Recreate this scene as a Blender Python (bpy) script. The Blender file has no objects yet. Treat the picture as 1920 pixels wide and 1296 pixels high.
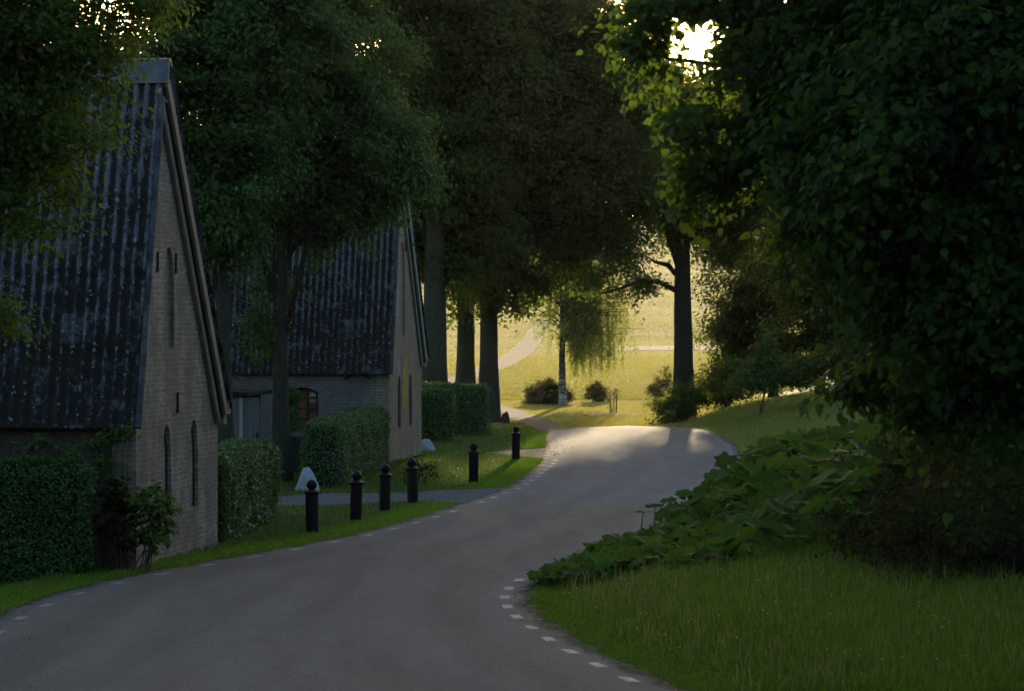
import bpy, math, random
import numpy as np
from mathutils import Vector, Matrix

random.seed(7)
RNG = np.random.default_rng(11)
SC = bpy.context.scene
COL = SC.collection
F, HC, HOR = 5333.0, 3.73, 620.0          # focal length in photo pixels, eye height, horizon row

def P(px, py, Y):
    """world point seen at photo pixel (px, py) at distance Y"""
    return np.array([(px - 960.0) / F * Y, Y, HC - (py - HOR) / F * Y])

# ------------------------------------------------------------------ object helpers
def tag(o, label=None, cat=None, group=None, kind=None):
    if label: o['label'] = label
    if cat: o['category'] = cat
    if group: o['group'] = group
    if kind: o['kind'] = kind
    return o

def link(name, me, mats, parent=None):
    o = bpy.data.objects.new(name, me)
    COL.objects.link(o)
    for m in (mats if isinstance(mats, (list, tuple)) else [mats]):
        me.materials.append(m)
    if parent is not None: o.parent = parent
    return o

def empty(name, loc=(0, 0, 0), rz=0.0):
    o = bpy.data.objects.new(name, None)
    o.empty_display_size = 0.3
    COL.objects.link(o)
    o.location = loc
    o.rotation_euler = (0, 0, rz)
    return o

def mesh_np(name, verts, polys, smooth=False, midx=None):
    """polys: one (M,k) array or a list of such arrays"""
    if not isinstance(polys, list): polys = [polys]
    me = bpy.data.meshes.new(name)
    v = np.ascontiguousarray(verts, dtype=np.float32)
    me.vertices.add(len(v)); me.vertices.foreach_set('co', v.ravel())
    li = np.concatenate([p.ravel() for p in polys]).astype(np.int32)
    tot = np.concatenate([np.full(len(p), p.shape[1], np.int32) for p in polys])
    st = np.concatenate([[0], np.cumsum(tot)[:-1]]).astype(np.int32)
    me.loops.add(len(li)); me.loops.foreach_set('vertex_index', li)
    me.polygons.add(len(tot)); me.polygons.foreach_set('loop_start', st); me.polygons.foreach_set('loop_total', tot)
    if smooth: me.polygons.foreach_set('use_smooth', np.ones(len(tot), bool))
    if midx is not None: me.polygons.foreach_set('material_index', np.asarray(midx, np.int32))
    me.update(calc_edges=True)
    return me

class MB:
    """collects simple shapes into one mesh"""
    def __init__(s): s.v = []; s.f = []
    def add(s, vs, fs):
        o = len(s.v); s.v += [tuple(float(c) for c in p) for p in vs]
        s.f += [tuple(i + o for i in f) for f in fs]; return s
    def box(s, x0, x1, y0, y1, z0, z1):
        return s.add([(x0,y0,z0),(x1,y0,z0),(x1,y1,z0),(x0,y1,z0),(x0,y0,z1),(x1,y0,z1),(x1,y1,z1),(x0,y1,z1)],
                     [(0,3,2,1),(4,5,6,7),(0,1,5,4),(1,2,6,5),(2,3,7,6),(3,0,4,7)])
    def bar(s, a, b, w, h, up=(0,0,1)):
        a = Vector(a); b = Vector(b); d = (b-a).normalized(); up = Vector(up)
        sd = d.cross(up).normalized()*w/2; u = sd.cross(d).normalized()*h/2
        vs = [a-sd-u, a+sd-u, a+sd+u, a-sd+u, b-sd-u, b+sd-u, b+sd+u, b-sd+u]
        return s.add(vs, [(0,3,2,1),(4,5,6,7),(0,1,5,4),(1,2,6,5),(2,3,7,6),(3,0,4,7)])
    def prism(s, poly, axis, t0, t1):
        """poly of 2-D points in the plane across axis ('x': (y,z))"""
        n = len(poly)
        f = (lambda p, t: (t, p[0], p[1])) if axis == 'x' else (lambda p, t: (p[0], t, p[1]))
        if axis == 'y': poly = poly[::-1]
        vs = [f(p, t0) for p in poly] + [f(p, t1) for p in poly]
        return s.add(vs, [tuple(range(n))[::-1], tuple(range(n, 2*n))] + [(i, (i+1) % n, n+(i+1) % n, n+i) for i in range(n)])
    def lathe(s, prof, seg=20, c=(0,0,0)):
        vs = []; fs = []
        for r, z in prof:
            for k in range(seg):
                a = 2*math.pi*k/seg; vs.append((c[0]+r*math.cos(a), c[1]+r*math.sin(a), c[2]+z))
        for i in range(len(prof)-1):
            for k in range(seg):
                fs.append((i*seg+k, i*seg+(k+1) % seg, (i+1)*seg+(k+1) % seg, (i+1)*seg+k))
        fs.append(tuple(range(seg))[::-1]); fs.append(tuple(range((len(prof)-1)*seg, len(prof)*seg)))
        return s.add(vs, fs)
    def tube(s, pts, rad, seg=9, rough=0.0):
        pts = [Vector(p) for p in pts]; vs = []; fs = []; n = len(pts)
        for i in range(n):
            d = (pts[min(i+1, n-1)] - pts[max(i-1, 0)]).normalized()
            ref = Vector((1, 0, 0)) if abs(d.x) < .8 else Vector((0, 1, 0))
            u = d.cross(ref).normalized(); w = d.cross(u).normalized()
            for k in range(seg):
                a = 2*math.pi*k/seg; r = rad[i]*(1+rough*random.uniform(-1, 1)+rough*1.2*math.sin(3*a+i*.35))
                vs.append(pts[i]+u*math.cos(a)*r+w*math.sin(a)*r)
        for i in range(n-1):
            for k in range(seg):
                fs.append((i*seg+k, i*seg+(k+1) % seg, (i+1)*seg+(k+1) % seg, (i+1)*seg+k))
        fs.append(tuple(range(seg))[::-1]); fs.append(tuple(range((n-1)*seg, n*seg)))
        return s.add(vs, fs)
    def mesh(s, name, smooth=False):
        me = bpy.data.meshes.new(name); me.from_pydata(s.v, [], s.f)
        if smooth: me.polygons.foreach_set('use_smooth', [True]*len(me.polygons))
        me.update(); return me
    def build(s, name, mat, parent=None, smooth=False):
        return link(name, s.mesh(name, smooth), mat, parent)

# ------------------------------------------------------------------ materials
class NT:
    def __init__(s, name):
        s.m = bpy.data.materials.new(name); s.m.use_nodes = True
        s.t = s.m.node_tree; s.t.nodes.clear()
        s.out = s.n('ShaderNodeOutputMaterial')
    def n(s, t, **kw):
        nd = s.t.nodes.new(t)
        for k, v in kw.items():
            if k.startswith('i_'):
                key = k[2:]; nd.inputs[int(key) if key.isdigit() else key].default_value = v
            else: setattr(nd, k, v)
        return nd
    def l(s, a, b): s.t.links.new(a, b)
    def noise(s, vec, scale, detail=4, rough=.55):
        nd = s.n('ShaderNodeTexNoise'); nd.inputs['Scale'].default_value = scale
        nd.inputs['Detail'].default_value = detail; nd.inputs['Roughness'].default_value = rough
        if vec is not None: s.l(vec, nd.inputs['Vector'])
        return nd.outputs['Fac']
    def ramp(s, fac, stops):
        nd = s.n('ShaderNodeValToRGB'); el = nd.color_ramp.elements
        while len(el) < len(stops): el.new(.5)
        for e, (p, c) in zip(el, stops):
            e.position = p; e.color = (c, c, c, 1) if isinstance(c, (int, float)) else (*c, 1)
        s.l(fac, nd.inputs['Fac']); return nd.outputs['Color']
    def mix(s, fac, a, b, mode='MIX'):
        nd = s.n('ShaderNodeMix', data_type='RGBA', blend_type=mode)
        for sock, val in ((nd.inputs[0], fac), (nd.inputs[6], a), (nd.inputs[7], b)):
            if isinstance(val, (int, float)): sock.default_value = val
            elif isinstance(val, tuple): sock.default_value = (*val, 1)
            else: s.l(val, sock)
        return nd.outputs[2]
    def math(s, op, a, b=0.0):
        nd = s.n('ShaderNodeMath', operation=op)
        for i, val in enumerate((a, b)):
            if isinstance(val, (int, float)): nd.inputs[i].default_value = val
            else: s.l(val, nd.inputs[i])
        return nd.outputs[0]
    def bump(s, h, strength=.5, dist=.02):
        nd = s.n('ShaderNodeBump'); nd.inputs['Strength'].default_value = strength; nd.inputs['Distance'].default_value = dist
        s.l(h, nd.inputs['Height']); return nd.outputs['Normal']
    def pos(s): return s.n('ShaderNodeNewGeometry').outputs['Position']
    def obj(s): return s.n('ShaderNodeTexCoord').outputs['Object']
    def bsdf(s, col, rough=.7, spec=.3, normal=None, metal=0.0):
        b = s.n('ShaderNodeBsdfPrincipled')
        for k, v in (('Base Color', col), ('Roughness', rough), ('Specular IOR Level', spec), ('Metallic', metal)):
            if isinstance(v, tuple): b.inputs[k].default_value = (*v, 1)
            elif isinstance(v, (int, float)): b.inputs[k].default_value = v
            else: s.l(v, b.inputs[k])
        if normal is not None: s.l(normal, b.inputs['Normal'])
        return b.outputs[0]
    def done(s, sh): s.l(sh, s.out.inputs['Surface']); return s.m

def leaf_mat(name, dark, light, trans=.4, tcol=None, rough=.6, spec=.14, scale=1.2):
    t = NT(name); p = t.pos()
    isl = t.n('ShaderNodeNewGeometry').outputs['Random Per Island']
    f = t.math('ADD', t.math('MULTIPLY', t.noise(p, scale, 2), .65), t.math('MULTIPLY', isl, .5))
    c = t.ramp(f, [(.25, dark), (.85, light)])
    tc = t.mix(.6, c, tcol if tcol else tuple(min(1, x*1.6) for x in light))
    b = t.bsdf(c, rough, spec)
    tr = t.n('ShaderNodeBsdfTranslucent'); t.l(tc, tr.inputs['Color'])
    mx = t.n('ShaderNodeMixShader'); mx.inputs[0].default_value = trans
    t.l(b, mx.inputs[1]); t.l(tr.outputs[0], mx.inputs[2])
    return t.done(mx.outputs[0])

M = {}
M['leaf_lime'] = leaf_mat('lime leaves', (0.0105, 0.0280, 0.0053), (0.0291, 0.0633, 0.0098), .5, (0.1702, 0.2323, 0.0216))
M['leaf_near'] = leaf_mat('near lime leaves', (0.0107, 0.0306, 0.0066), (0.0268, 0.0644, 0.0115), .38, (0.1596, 0.2534, 0.0216), .6, .13)
M['leaf_maple'] = leaf_mat('maple leaves', (0.0214, 0.0552, 0.0154), (0.0570, 0.1188, 0.0298), .3, (0.1490, 0.2323, 0.0288))
M['leaf_left'] = leaf_mat('oak leaves', (0.0188, 0.0460, 0.0062), (0.0536, 0.1034, 0.0113), .4, (0.1915, 0.2746, 0.0216))
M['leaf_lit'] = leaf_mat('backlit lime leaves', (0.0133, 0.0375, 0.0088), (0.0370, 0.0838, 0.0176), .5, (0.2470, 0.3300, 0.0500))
M['leaf_birch'] = leaf_mat('birch leaves', (.060, .085, .018), (.13, .17, .035), .55, (.42, .46, .09))
M['leaf_thicket'] = leaf_mat('thicket leaves', (0.0141, 0.0323, 0.0065), (0.0388, 0.0766, 0.0130), .4, (0.2128, 0.2534, 0.0288))
M['leaf_hedge'] = leaf_mat('hedge leaves', (0.0223, 0.0697, 0.0155), (0.0559, 0.1394, 0.0279), .25, (0.1064, 0.1901, 0.0216), .5, .3, 2.5)
M['leaf_shrub'] = leaf_mat('shrub leaves', (0.0336, 0.0720, 0.0144), (0.0840, 0.1440, 0.0288), .35, (0.1792, 0.2400, 0.0288))
M['leaf_bush'] = leaf_mat('lawn bush leaves', (.040, .050, .018), (.075, .085, .028), .4, (.22, .2, .05))
M['leaf_butter'] = leaf_mat('butterbur leaves', (.010, .032, .005), (.070, .128, .014), .3, (.18, .30, .03), .8, .08, 1.6)
M['leaf_dry'] = leaf_mat('dry leaves', (.05, .032, .015), (.13, .085, .04), .3, (.2, .13, .05))
M['under'] = leaf_mat('undergrowth leaves', (0.0070, 0.0112, 0.0035), (0.0238, 0.0280, 0.0084), .3, (0.1000, 0.1200, 0.0300), .8, .06)
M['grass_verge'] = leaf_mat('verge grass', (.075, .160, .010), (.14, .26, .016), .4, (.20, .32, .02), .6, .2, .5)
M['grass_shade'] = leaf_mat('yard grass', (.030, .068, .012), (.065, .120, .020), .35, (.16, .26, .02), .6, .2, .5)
M['grass_right'] = leaf_mat('long grass', (.020, .055, .005), (.125, .190, .018), .45, (.22, .34, .03), .7, .1, 1.6)
M['grass_bank'] = leaf_mat('bank grass', (.11, .175, .036), (.25, .29, .085), .5, (.28, .33, .06), .6, .2, .35)
M['grass_dry'] = leaf_mat('dry grass stalks', (0.0228, 0.0208, 0.0078), (0.0650, 0.0553, 0.0228), .35, (0.2000, 0.1600, 0.0600), .8, .1, .8)
M['grass_stalk'] = leaf_mat('seed stalks', (.10, .12, .03), (.24, .23, .08), .4, (.3, .28, .08), .7, .1, .8)
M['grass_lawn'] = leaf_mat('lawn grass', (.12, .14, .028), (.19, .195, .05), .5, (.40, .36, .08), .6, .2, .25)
M['grass_field'] = leaf_mat('meadow grass', (.16, .165, .055), (.20, .195, .07), .5, (.42, .38, .14), .6, .2, .05)

def bark(name, a, b):
    t = NT(name); p = t.obj()
    mp = t.n('ShaderNodeMapping'); mp.inputs['Scale'].default_value = (9, 9, 1.6); t.l(p, mp.inputs['Vector'])
    h = t.noise(mp.outputs[0], 2.2, 6, .65)
    g = t.noise(p, .7, 3)
    c = t.mix(t.math('MULTIPLY', g, .6), t.ramp(h, [(.35, a), (.65, b)]), (.07, .085, .045))
    return t.done(t.bsdf(c, .9, .15, t.bump(h, .9, .05)))
M['bark'] = bark('grey lime bark', (.035, .030, .026), (.12, .105, .09))
M['bark_dark'] = bark('dark bark', (.016, .014, .012), (.052, .046, .040))
def birch_bark():
    t = NT('birch bark'); p = t.obj()
    mp = t.n('ShaderNodeMapping'); mp.inputs['Scale'].default_value = (3, 3, 9); t.l(p, mp.inputs['Vector'])
    h = t.noise(mp.outputs[0], 1.2, 5, .6)
    sx = t.n('ShaderNodeSeparateXYZ'); t.l(p, sx.inputs[0])
    low = t.math('MULTIPLY', t.math('SUBTRACT', 1.6, sx.outputs[2]), .09)
    c = t.ramp(t.math('ADD', h, low), [(.50, (.045, .04, .035)), (.60, (.34, .32, .28)), (.9, (.42, .40, .36))])
    return t.done(t.bsdf(c, .8, .2, t.bump(h, .4, .02)))
M['bark_birch'] = birch_bark()

def ground_mat():
    t = NT('ground soil and grass'); p = t.pos()
    n1 = t.noise(p, .35, 5); n2 = t.noise(p, 9, 4); n3 = t.noise(p, .035, 3)
    near = t.ramp(n2, [(.3, (.028, .040, .010)), (.7, (.050, .075, .016))])
    near = t.mix(t.ramp(n1, [(.45, 0.0), (.7, .6)]), near, (.055, .05, .022))
    mp = t.n('ShaderNodeMapping'); mp.inputs['Scale'].default_value = (.012, .16, 1); mp.inputs['Rotation'].default_value = (0, 0, .05)
    t.l(p, mp.inputs['Vector'])
    rows = t.noise(mp.outputs[0], 1.0, 3)
    far = t.ramp(rows, [(.36, (.13, .145, .04)), (.5, (.17, .175, .055)), (.66, (.22, .21, .08))])
    far = t.mix(t.math('MULTIPLY', n3, .6), far, (.20, .20, .05))
    sx = t.n('ShaderNodeSeparateXYZ'); t.l(p, sx.inputs[0])
    mr = t.n('ShaderNodeMapRange'); mr.inputs[1].default_value = 112; mr.inputs[2].default_value = 175
    t.l(sx.outputs[1], mr.inputs[0])
    c = t.mix(mr.outputs[0], near, far)
    h = t.math('ADD', t.math('MULTIPLY', n2, .6), t.noise(p, 1.7, 4))
    return t.done(t.bsdf(c, .95, .1, t.bump(h, .8, .15)))
M['ground'] = ground_mat()

def asphalt():
    t = NT('worn asphalt'); p = t.pos()
    fine = t.noise(p, 60, 3, .7); grain = t.noise(p, 14, 3, .6); big = t.noise(p, .45, 4)
    mp = t.n('ShaderNodeMapping'); mp.inputs['Scale'].default_value = (1.1, .12, 1); mp.inputs['Rotation'].default_value = (0, 0, -.42)
    t.l(p, mp.inputs['Vector']); streak = t.noise(mp.outputs[0], 1.4, 4)
    sx = t.n('ShaderNodeSeparateXYZ'); t.l(p, sx.inputs[0])
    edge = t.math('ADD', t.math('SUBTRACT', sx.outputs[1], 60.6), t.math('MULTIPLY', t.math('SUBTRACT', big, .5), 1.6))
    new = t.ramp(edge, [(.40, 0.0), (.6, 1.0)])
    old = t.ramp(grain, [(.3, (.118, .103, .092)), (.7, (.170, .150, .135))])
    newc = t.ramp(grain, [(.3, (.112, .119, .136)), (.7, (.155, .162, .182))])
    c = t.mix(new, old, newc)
    c = t.mix(t.ramp(fine, [(.40, .75), (.50, 0.0)]), c, (.030, .028, .028))
    c = t.mix(t.ramp(fine, [(.56, 0.0), (.66, .65)]), c, (.22, .20, .18))
    c = t.mix(t.ramp(streak, [(.42, .28), (.6, 0.0)]), c, (.045, .043, .043))
    c = t.mix(t.ramp(big, [(.45, 0.0), (.75, .5)]), c, (.135, .105, .082))  # brown patches put a warm light tint into the asphalt colour
    at = t.n('ShaderNodeAttribute', attribute_name='edge')
    lane = t.math('MULTIPLY', t.math('SINE', t.math('MULTIPLY', at.outputs['Fac'], 4.1)), t.noise(p, .8, 3))
    c = t.mix(t.ramp(lane, [(.15, 0.0), (.55, .12)]), c, (.19, .185, .18))
    c = t.mix(t.ramp(t.math('MULTIPLY', lane, -1.0), [(.15, 0.0), (.55, .18)]), c, (.065, .06, .058))
    dirt = t.math('ADD', at.outputs['Fac'], t.math('MULTIPLY', t.math('SUBTRACT', t.noise(p, 3.5, 5, .7), .5), .55))
    c = t.mix(t.ramp(dirt, [(.03, .9), (.16, 0.0)]), c, (.030, .025, .018))
    return t.done(t.bsdf(c, .92, .08, t.bump(t.math('ADD', fine, t.math('MULTIPLY', grain, .5)), .55, .012)))
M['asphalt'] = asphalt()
def gravel(name, a, b):
    t = NT(name); p = t.pos(); g = t.noise(p, 18, 4, .7)
    c = t.ramp(g, [(.3, a), (.7, b)])
    c = t.mix(t.ramp(t.noise(p, 1.1, 4), [(.5, 0.0), (.75, .5)]), c, (.06, .07, .03))
    return t.done(t.bsdf(c, 1.0, .02, t.bump(g, .6, .03)))
M['gravel'] = gravel('pale gravel', (.055, .048, .042), (.105, .092, .080))
M['drive'] = gravel('driveway asphalt', (.07, .075, .085), (.11, .115, .125))
M['sand'] = gravel('sandy track', (.24, .19, .13), (.36, .29, .20))
def paint_mark():
    t = NT('worn road paint'); p = t.pos(); n = t.noise(p, 9, 5, .7)
    c = t.ramp(n, [(.30, (.10, .095, .09)), (.55, (.22, .21, .20)), (.8, (.30, .29, .28))])
    return t.done(t.bsdf(c, .7, .3))
M['mark'] = paint_mark()

def brick(name, c1, c2, mortar, stain, stain_amt, ochre=0.0, dirt=.5):
    t = NT(name); o = t.obj()
    sx = t.n('ShaderNodeSeparateXYZ'); t.l(o, sx.inputs[0])
    u = t.math('ADD', sx.outputs[0], sx.outputs[1])
    cb = t.n('ShaderNodeCombineXYZ'); wob = t.noise(o, 2.6, 3)
    t.l(t.math('ADD', u, t.math('MULTIPLY', wob, .05)), cb.inputs[0]); t.l(t.math('ADD', sx.outputs[2], t.math('MULTIPLY', wob, .035)), cb.inputs[1])
    bt = t.n('ShaderNodeTexBrick'); t.l(cb.outputs[0], bt.inputs['Vector'])
    bt.inputs['Color1'].default_value = (*c1, 1); bt.inputs['Color2'].default_value = (*c2, 1); bt.inputs['Mortar'].default_value = (*mortar, 1)
    bt.inputs['Scale'].default_value = 1.0; bt.inputs['Brick Width'].default_value = .24; bt.inputs['Row Height'].default_value = .083
    bt.inputs['Mortar Size'].default_value = .014; bt.inputs['Mortar Smooth'].default_value = .3; bt.inputs['Bias'].default_value = -.1
    n = t.noise(o, 1.1, 6, .65); n2 = t.noise(o, 7, 4)
    mp = t.n('ShaderNodeMapping'); mp.inputs['Scale'].default_value = (2.2, 2.2, .25); t.l(o, mp.inputs['Vector'])
    run = t.noise(mp.outputs[0], 1.5, 4)
    c = t.mix(t.ramp(n, [(.42, stain_amt), (.62, 0.0)]), bt.outputs['Color'], stain)
    c = t.mix(t.ramp(run, [(.5, 0.0), (.72, dirt)]), c, (.09, .085, .075))
    c = t.mix(t.math('MULTIPLY', n2, .35), c, (.16, .15, .13), 'MULTIPLY') if False else t.mix(t.ramp(n2, [(.45, .35), (.6, 0.0)]), c, (.13, .12, .105))
    if ochre > 0:
        mo = t.n('ShaderNodeMapping'); mo.inputs['Scale'].default_value = (1, .75, .45); mo.inputs['Location'].default_value = (3.1, .2, .55); t.l(o, mo.inputs['Vector'])
        c = t.mix(t.ramp(t.noise(mo.outputs[0], 1.05, 3, .5), [(.44, 0.0), (.56, ochre)]), c, (.27, .18, .075))
    c = t.mix(t.ramp(t.noise(o, 22, 4, .7), [(.42, .5), (.55, 0.0)]), c, (.10, .09, .075))
    h = t.math('ADD', t.math('MULTIPLY', bt.outputs['Fac'], -1.0), t.math('MULTIPLY', n2, .5))
    return t.done(t.bsdf(c, .9, .15, t.bump(h, .9, .02)))
M['brick_near'] = brick('weathered yellow brick', (.37, .32, .255), (.19, .16, .13), (.48, .44, .37), (.12, .105, .085), .65)
M['brick_far'] = brick('limewashed yellow brick', (.36, .325, .27), (.23, .205, .17), (.47, .45, .40), (.17, .155, .12), .5, .5, .35)
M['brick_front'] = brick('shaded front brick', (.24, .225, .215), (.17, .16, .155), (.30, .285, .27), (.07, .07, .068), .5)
M['brick_dark'] = brick('dark shaded brick', (.050, .036, .028), (.032, .025, .020), (.055, .045, .038), (.015, .013, .012), .5)  # dark brick, with eaves and hedge shade put into its colour
M['brick_pale'] = brick('pale shed brick', (.22, .22, .21), (.18, .18, .175), (.25, .25, .24), (.10, .10, .095), .4)

def roof_mat():
    t = NT('mossy corrugated sheet'); o = t.obj()
    at = t.n('ShaderNodeAttribute', attribute_name='valley')
    v = at.outputs['Fac']
    n = t.noise(o, 1.0, 6, .7); m = t.noise(o, 5.5, 5, .7); s = t.noise(o, 11, 3, .6)
    sx = t.n('ShaderNodeSeparateXYZ'); t.l(o, sx.inputs[0])
    low = t.math('MULTIPLY', t.math('SUBTRACT', 5.6, sx.outputs[2]), .045)
    moss = t.math('ADD', t.math('ADD', t.math('ADD', t.math('MULTIPLY', v, .34), low), t.math('MULTIPLY', n, .5)), t.math('MULTIPLY', m, .85))
    base = t.ramp(s, [(.3, (.075, .08, .10)), (.7, (.135, .145, .175))])
    c = t.mix(t.ramp(moss, [(.70, 0.0), (.80, 1.0)]), base, (.016, .015, .014))
    c = t.mix(t.ramp(t.noise(o, 2.3, 6, .75), [(.54, 0.0), (.64, .6)]), c, (.15, .16, .19))
    c = t.mix(t.ramp(t.noise(o, 3.1, 6, .8), [(.36, .9), (.47, 0.0)]), c, (.012, .011, .011))
    c = t.mix(t.ramp(t.math('ADD', t.noise(o, 15, 3, .5), t.math('MULTIPLY', v, -.10)), [(.60, 0.0), (.66, .75)]), c, (.28, .29, .31))
    return t.done(t.bsdf(c, .8, .25, t.bump(t.math('ADD', m, s), .5, .02)))
M['roof'] = roof_mat()
def simple(name, a, b, scale=6, rough=.7, spec=.3, metal=0.0, bump=.3, stretch=(1, 1, 1)):
    t = NT(name); o = t.obj()
    mp = t.n('ShaderNodeMapping'); mp.inputs['Scale'].default_value = stretch; t.l(o, mp.inputs['Vector'])
    n = t.noise(mp.outputs[0], scale, 5, .65)
    return t.done(t.bsdf(t.ramp(n, [(.3, a), (.7, b)]), rough, spec, t.bump(n, bump, .01), metal))
M['sheet_cap'] = simple('weathered zinc cap', (.06, .065, .08), (.15, .16, .18), 5, .7, .3)
M['verge'] = simple('mossy verge strip', (.02, .021, .024), (.11, .115, .13), 4, .8, .2)
M['wood_pale'] = simple('weathered pale board', (.13, .115, .085), (.25, .225, .17), 5, .8, .2, 0, .5, (1, 1, .3))
M['wood_green'] = simple('grey green board', (.15, .17, .15), (.26, .28, .25), 5, .8, .2, 0, .5, (1, 1, .3))
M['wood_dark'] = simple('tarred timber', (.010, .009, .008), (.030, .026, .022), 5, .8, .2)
M['iron'] = simple('black painted iron', (.004, .004, .005), (.009, .009, .010), 7, .55, .18, 0, .15)
M['anchor'] = simple('rusty wall iron', (.012, .010, .009), (.03, .024, .02), 8, .8, .2)
M['frame'] = simple('dark window frame', (.015, .013, .012), (.028, .024, .022), 8, .6, .3)
M['door'] = simple('pale grey door boards', (.09, .105, .10), (.15, .165, .16), 3, .7, .3, 0, .3, (6, 6, .4))
M['white_wood'] = simple('white painted post', (.25, .27, .27), (.34, .36, .36), 6, .6, .3)
M['stone'] = simple('white painted stone', (.22, .25, .28), (.34, .37, .40), 5, .7, .25, 0, .5)
M['stump'] = simple('dark stump', (.02, .018, .015), (.06, .05, .04), 9, .9, .1, 0, .6)
M['bin'] = simple('dark green bin', (.008, .014, .014), (.014, .022, .022), 6, .55, .35)
M['curtain'] = simple('brown blind', (.16, .075, .04), (.30, .15, .08), 3, .9, .1)
M['pane_backing'] = simple('cream card', (.62, .5, .4), (.7, .58, .48), 3, .9, .1)  # cream tone paints a reflection in one pane
def glass():
    t = NT('window glass'); b = t.n('ShaderNodeBsdfPrincipled')
    b.inputs['Base Color'].default_value = (.9, .92, .92, 1); b.inputs['Roughness'].default_value = .06
    b.inputs['Transmission Weight'].default_value = 1.0; b.inputs['IOR'].default_value = 1.1
    return t.done(b.outputs[0])
M['glass'] = glass()
M['stalk'] = simple('green stalk', (.06, .09, .03), (.11, .14, .05), 8, .6, .3)
M['twig'] = simple('brown twig', (.045, .035, .025), (.09, .07, .05), 8, .8, .2)
def flower():
    t = NT('white petals'); return t.done(t.bsdf((.75, .75, .66), .6, .2))
M['petal'] = flower()

# ------------------------------------------------------------------ terrain
def sm(xs, ys, k):
    g = np.arange(-240, 1700, .5); v = np.interp(g, xs, ys)
    if k:
        w = np.hanning(2*k+3)[1:-1]; w /= w.sum(); v = np.convolve(np.pad(v, k, mode='edge'), w, 'valid')
    return lambda q: np.interp(q, g, v)
def smoothstep(a, b, x):
    t = np.clip((x-a)/(b-a), 0, 1); return t*t*(3-2*t)
XL = sm([-40, 0, 10, 20, 28, 34, 37.2, 39.5, 42.4, 45, 48, 51, 55.5, 60.2, 67.4, 73, 80.2, 92, 99.4, 106, 110, 113],
        [-2.2, -3.6, -4.6, -5.7, -6.3, -6.68, -6.74, -6.6, -6.05, -5.2, -4.13, -3.1, -2.1, -1.24, -.13, .35, .86, 1.13, 1.2, 1.4, 2.0, 3.2], 3)
XR = sm([-40, 0, 12, 20, 25, 29.4, 33.4, 37.5, 39.8, 41.8, 46, 53.8, 64, 80, 92, 104, 110, 116, 128, 160, 200, 300, 1700],
        [13, 9, 7, 4.7, 3, 1.73, .86, .26, .17, .31, 1.05, 2.7, 4.3, 6.55, 7.3, 7.4, 6.9, 6.4, 6.6, 8, 13, 25, 180], 3)
ZB = sm([-40, 108, 132, 160, 174, 190, 207, 220, 280, 320, 380, 520, 700, 900, 1200, 1700],
        [0, 0, -.4, -.6, -.55, -.1, .33, .64, 1.63, 2.83, 5.15, 11, 22, 36, 50, 44], 8)
def zt(X, Y):
    X = np.asarray(X, float); Y = np.asarray(Y, float)
    z = ZB(Y)
    d = np.maximum(X - XR(Y) - .3, 0)
    fac = np.interp(Y, [0, 30, 44, 58, 100, 130, 175, 215], [.3, .3, .4, .9, 1.05, 1.0, .35, 0])
    bank = fac*(.20*np.minimum(d, 7)*smoothstep(0, 1.4, d) + .07*np.clip(d-7, 0, 20))
    dl = XL(Y) - X
    dip = -.10*smoothstep(1.0, 2.2, dl)*np.interp(Y, [30, 40, 52, 58], [0, 1, 1, 0])
    und = .03*np.sin(X*1.3+Y*.31)*np.sin(Y*.47-X*.6)*smoothstep(.8, 3, np.maximum(d, dl)) + np.interp(Y, [150, 260, 600], [0, .05, .5])*np.sin(X*.12+Y*.03)*np.sin(Y*.021+1)
    back = .42*np.maximum(-6-Y, 0)*smoothstep(-6, -40, Y)  # added hill behind the camera, blocks low sky light
    side = .55*np.maximum(X-16, 0)*np.interp(Y, [-60, 70, 130, 200], [1, 1, .5, 0])
    side = np.minimum(side, 26) + .35*np.minimum(np.maximum(-X-20, 0), 60)*np.interp(Y, [-60, 60, 110, 180], [1, 1, .6, 0])  # ground raised at both sides, added to hold off side sky light
    return z + bank + dip + und + np.minimum(back, 60) + side
def zf(x, y): return float(zt(x, y))

xs = np.concatenate([np.linspace(-260, -40, 12)[:-1], np.linspace(-40, -12, 15)[:-1], np.linspace(-12, 20, 129)[:-1], np.linspace(20, 60, 21)[:-1], np.linspace(60, 320, 14)])
ys = np.concatenate([np.linspace(-220, -40, 20)[:-1], np.linspace(-40, 20, 25)[:-1], np.linspace(20, 130, 221)[:-1], np.linspace(130, 240, 75)[:-1], np.linspace(240, 700, 80)[:-1], np.linspace(700, 1700, 50)])
GX, GY = np.meshgrid(xs, ys); GZ = zt(GX, GY)
def grid_polys(ny, nx):
    i = np.arange(ny-1)[:, None]*nx + np.arange(nx-1)[None, :]
    return np.stack([i, i+1, i+nx+1, i+nx], -1).reshape(-1, 4)
tag(link('ground', mesh_np('ground', np.stack([GX, GY, GZ], -1).reshape(-1, 3), grid_polys(len(ys), len(xs)), True), M['ground']), kind='structure')

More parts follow.
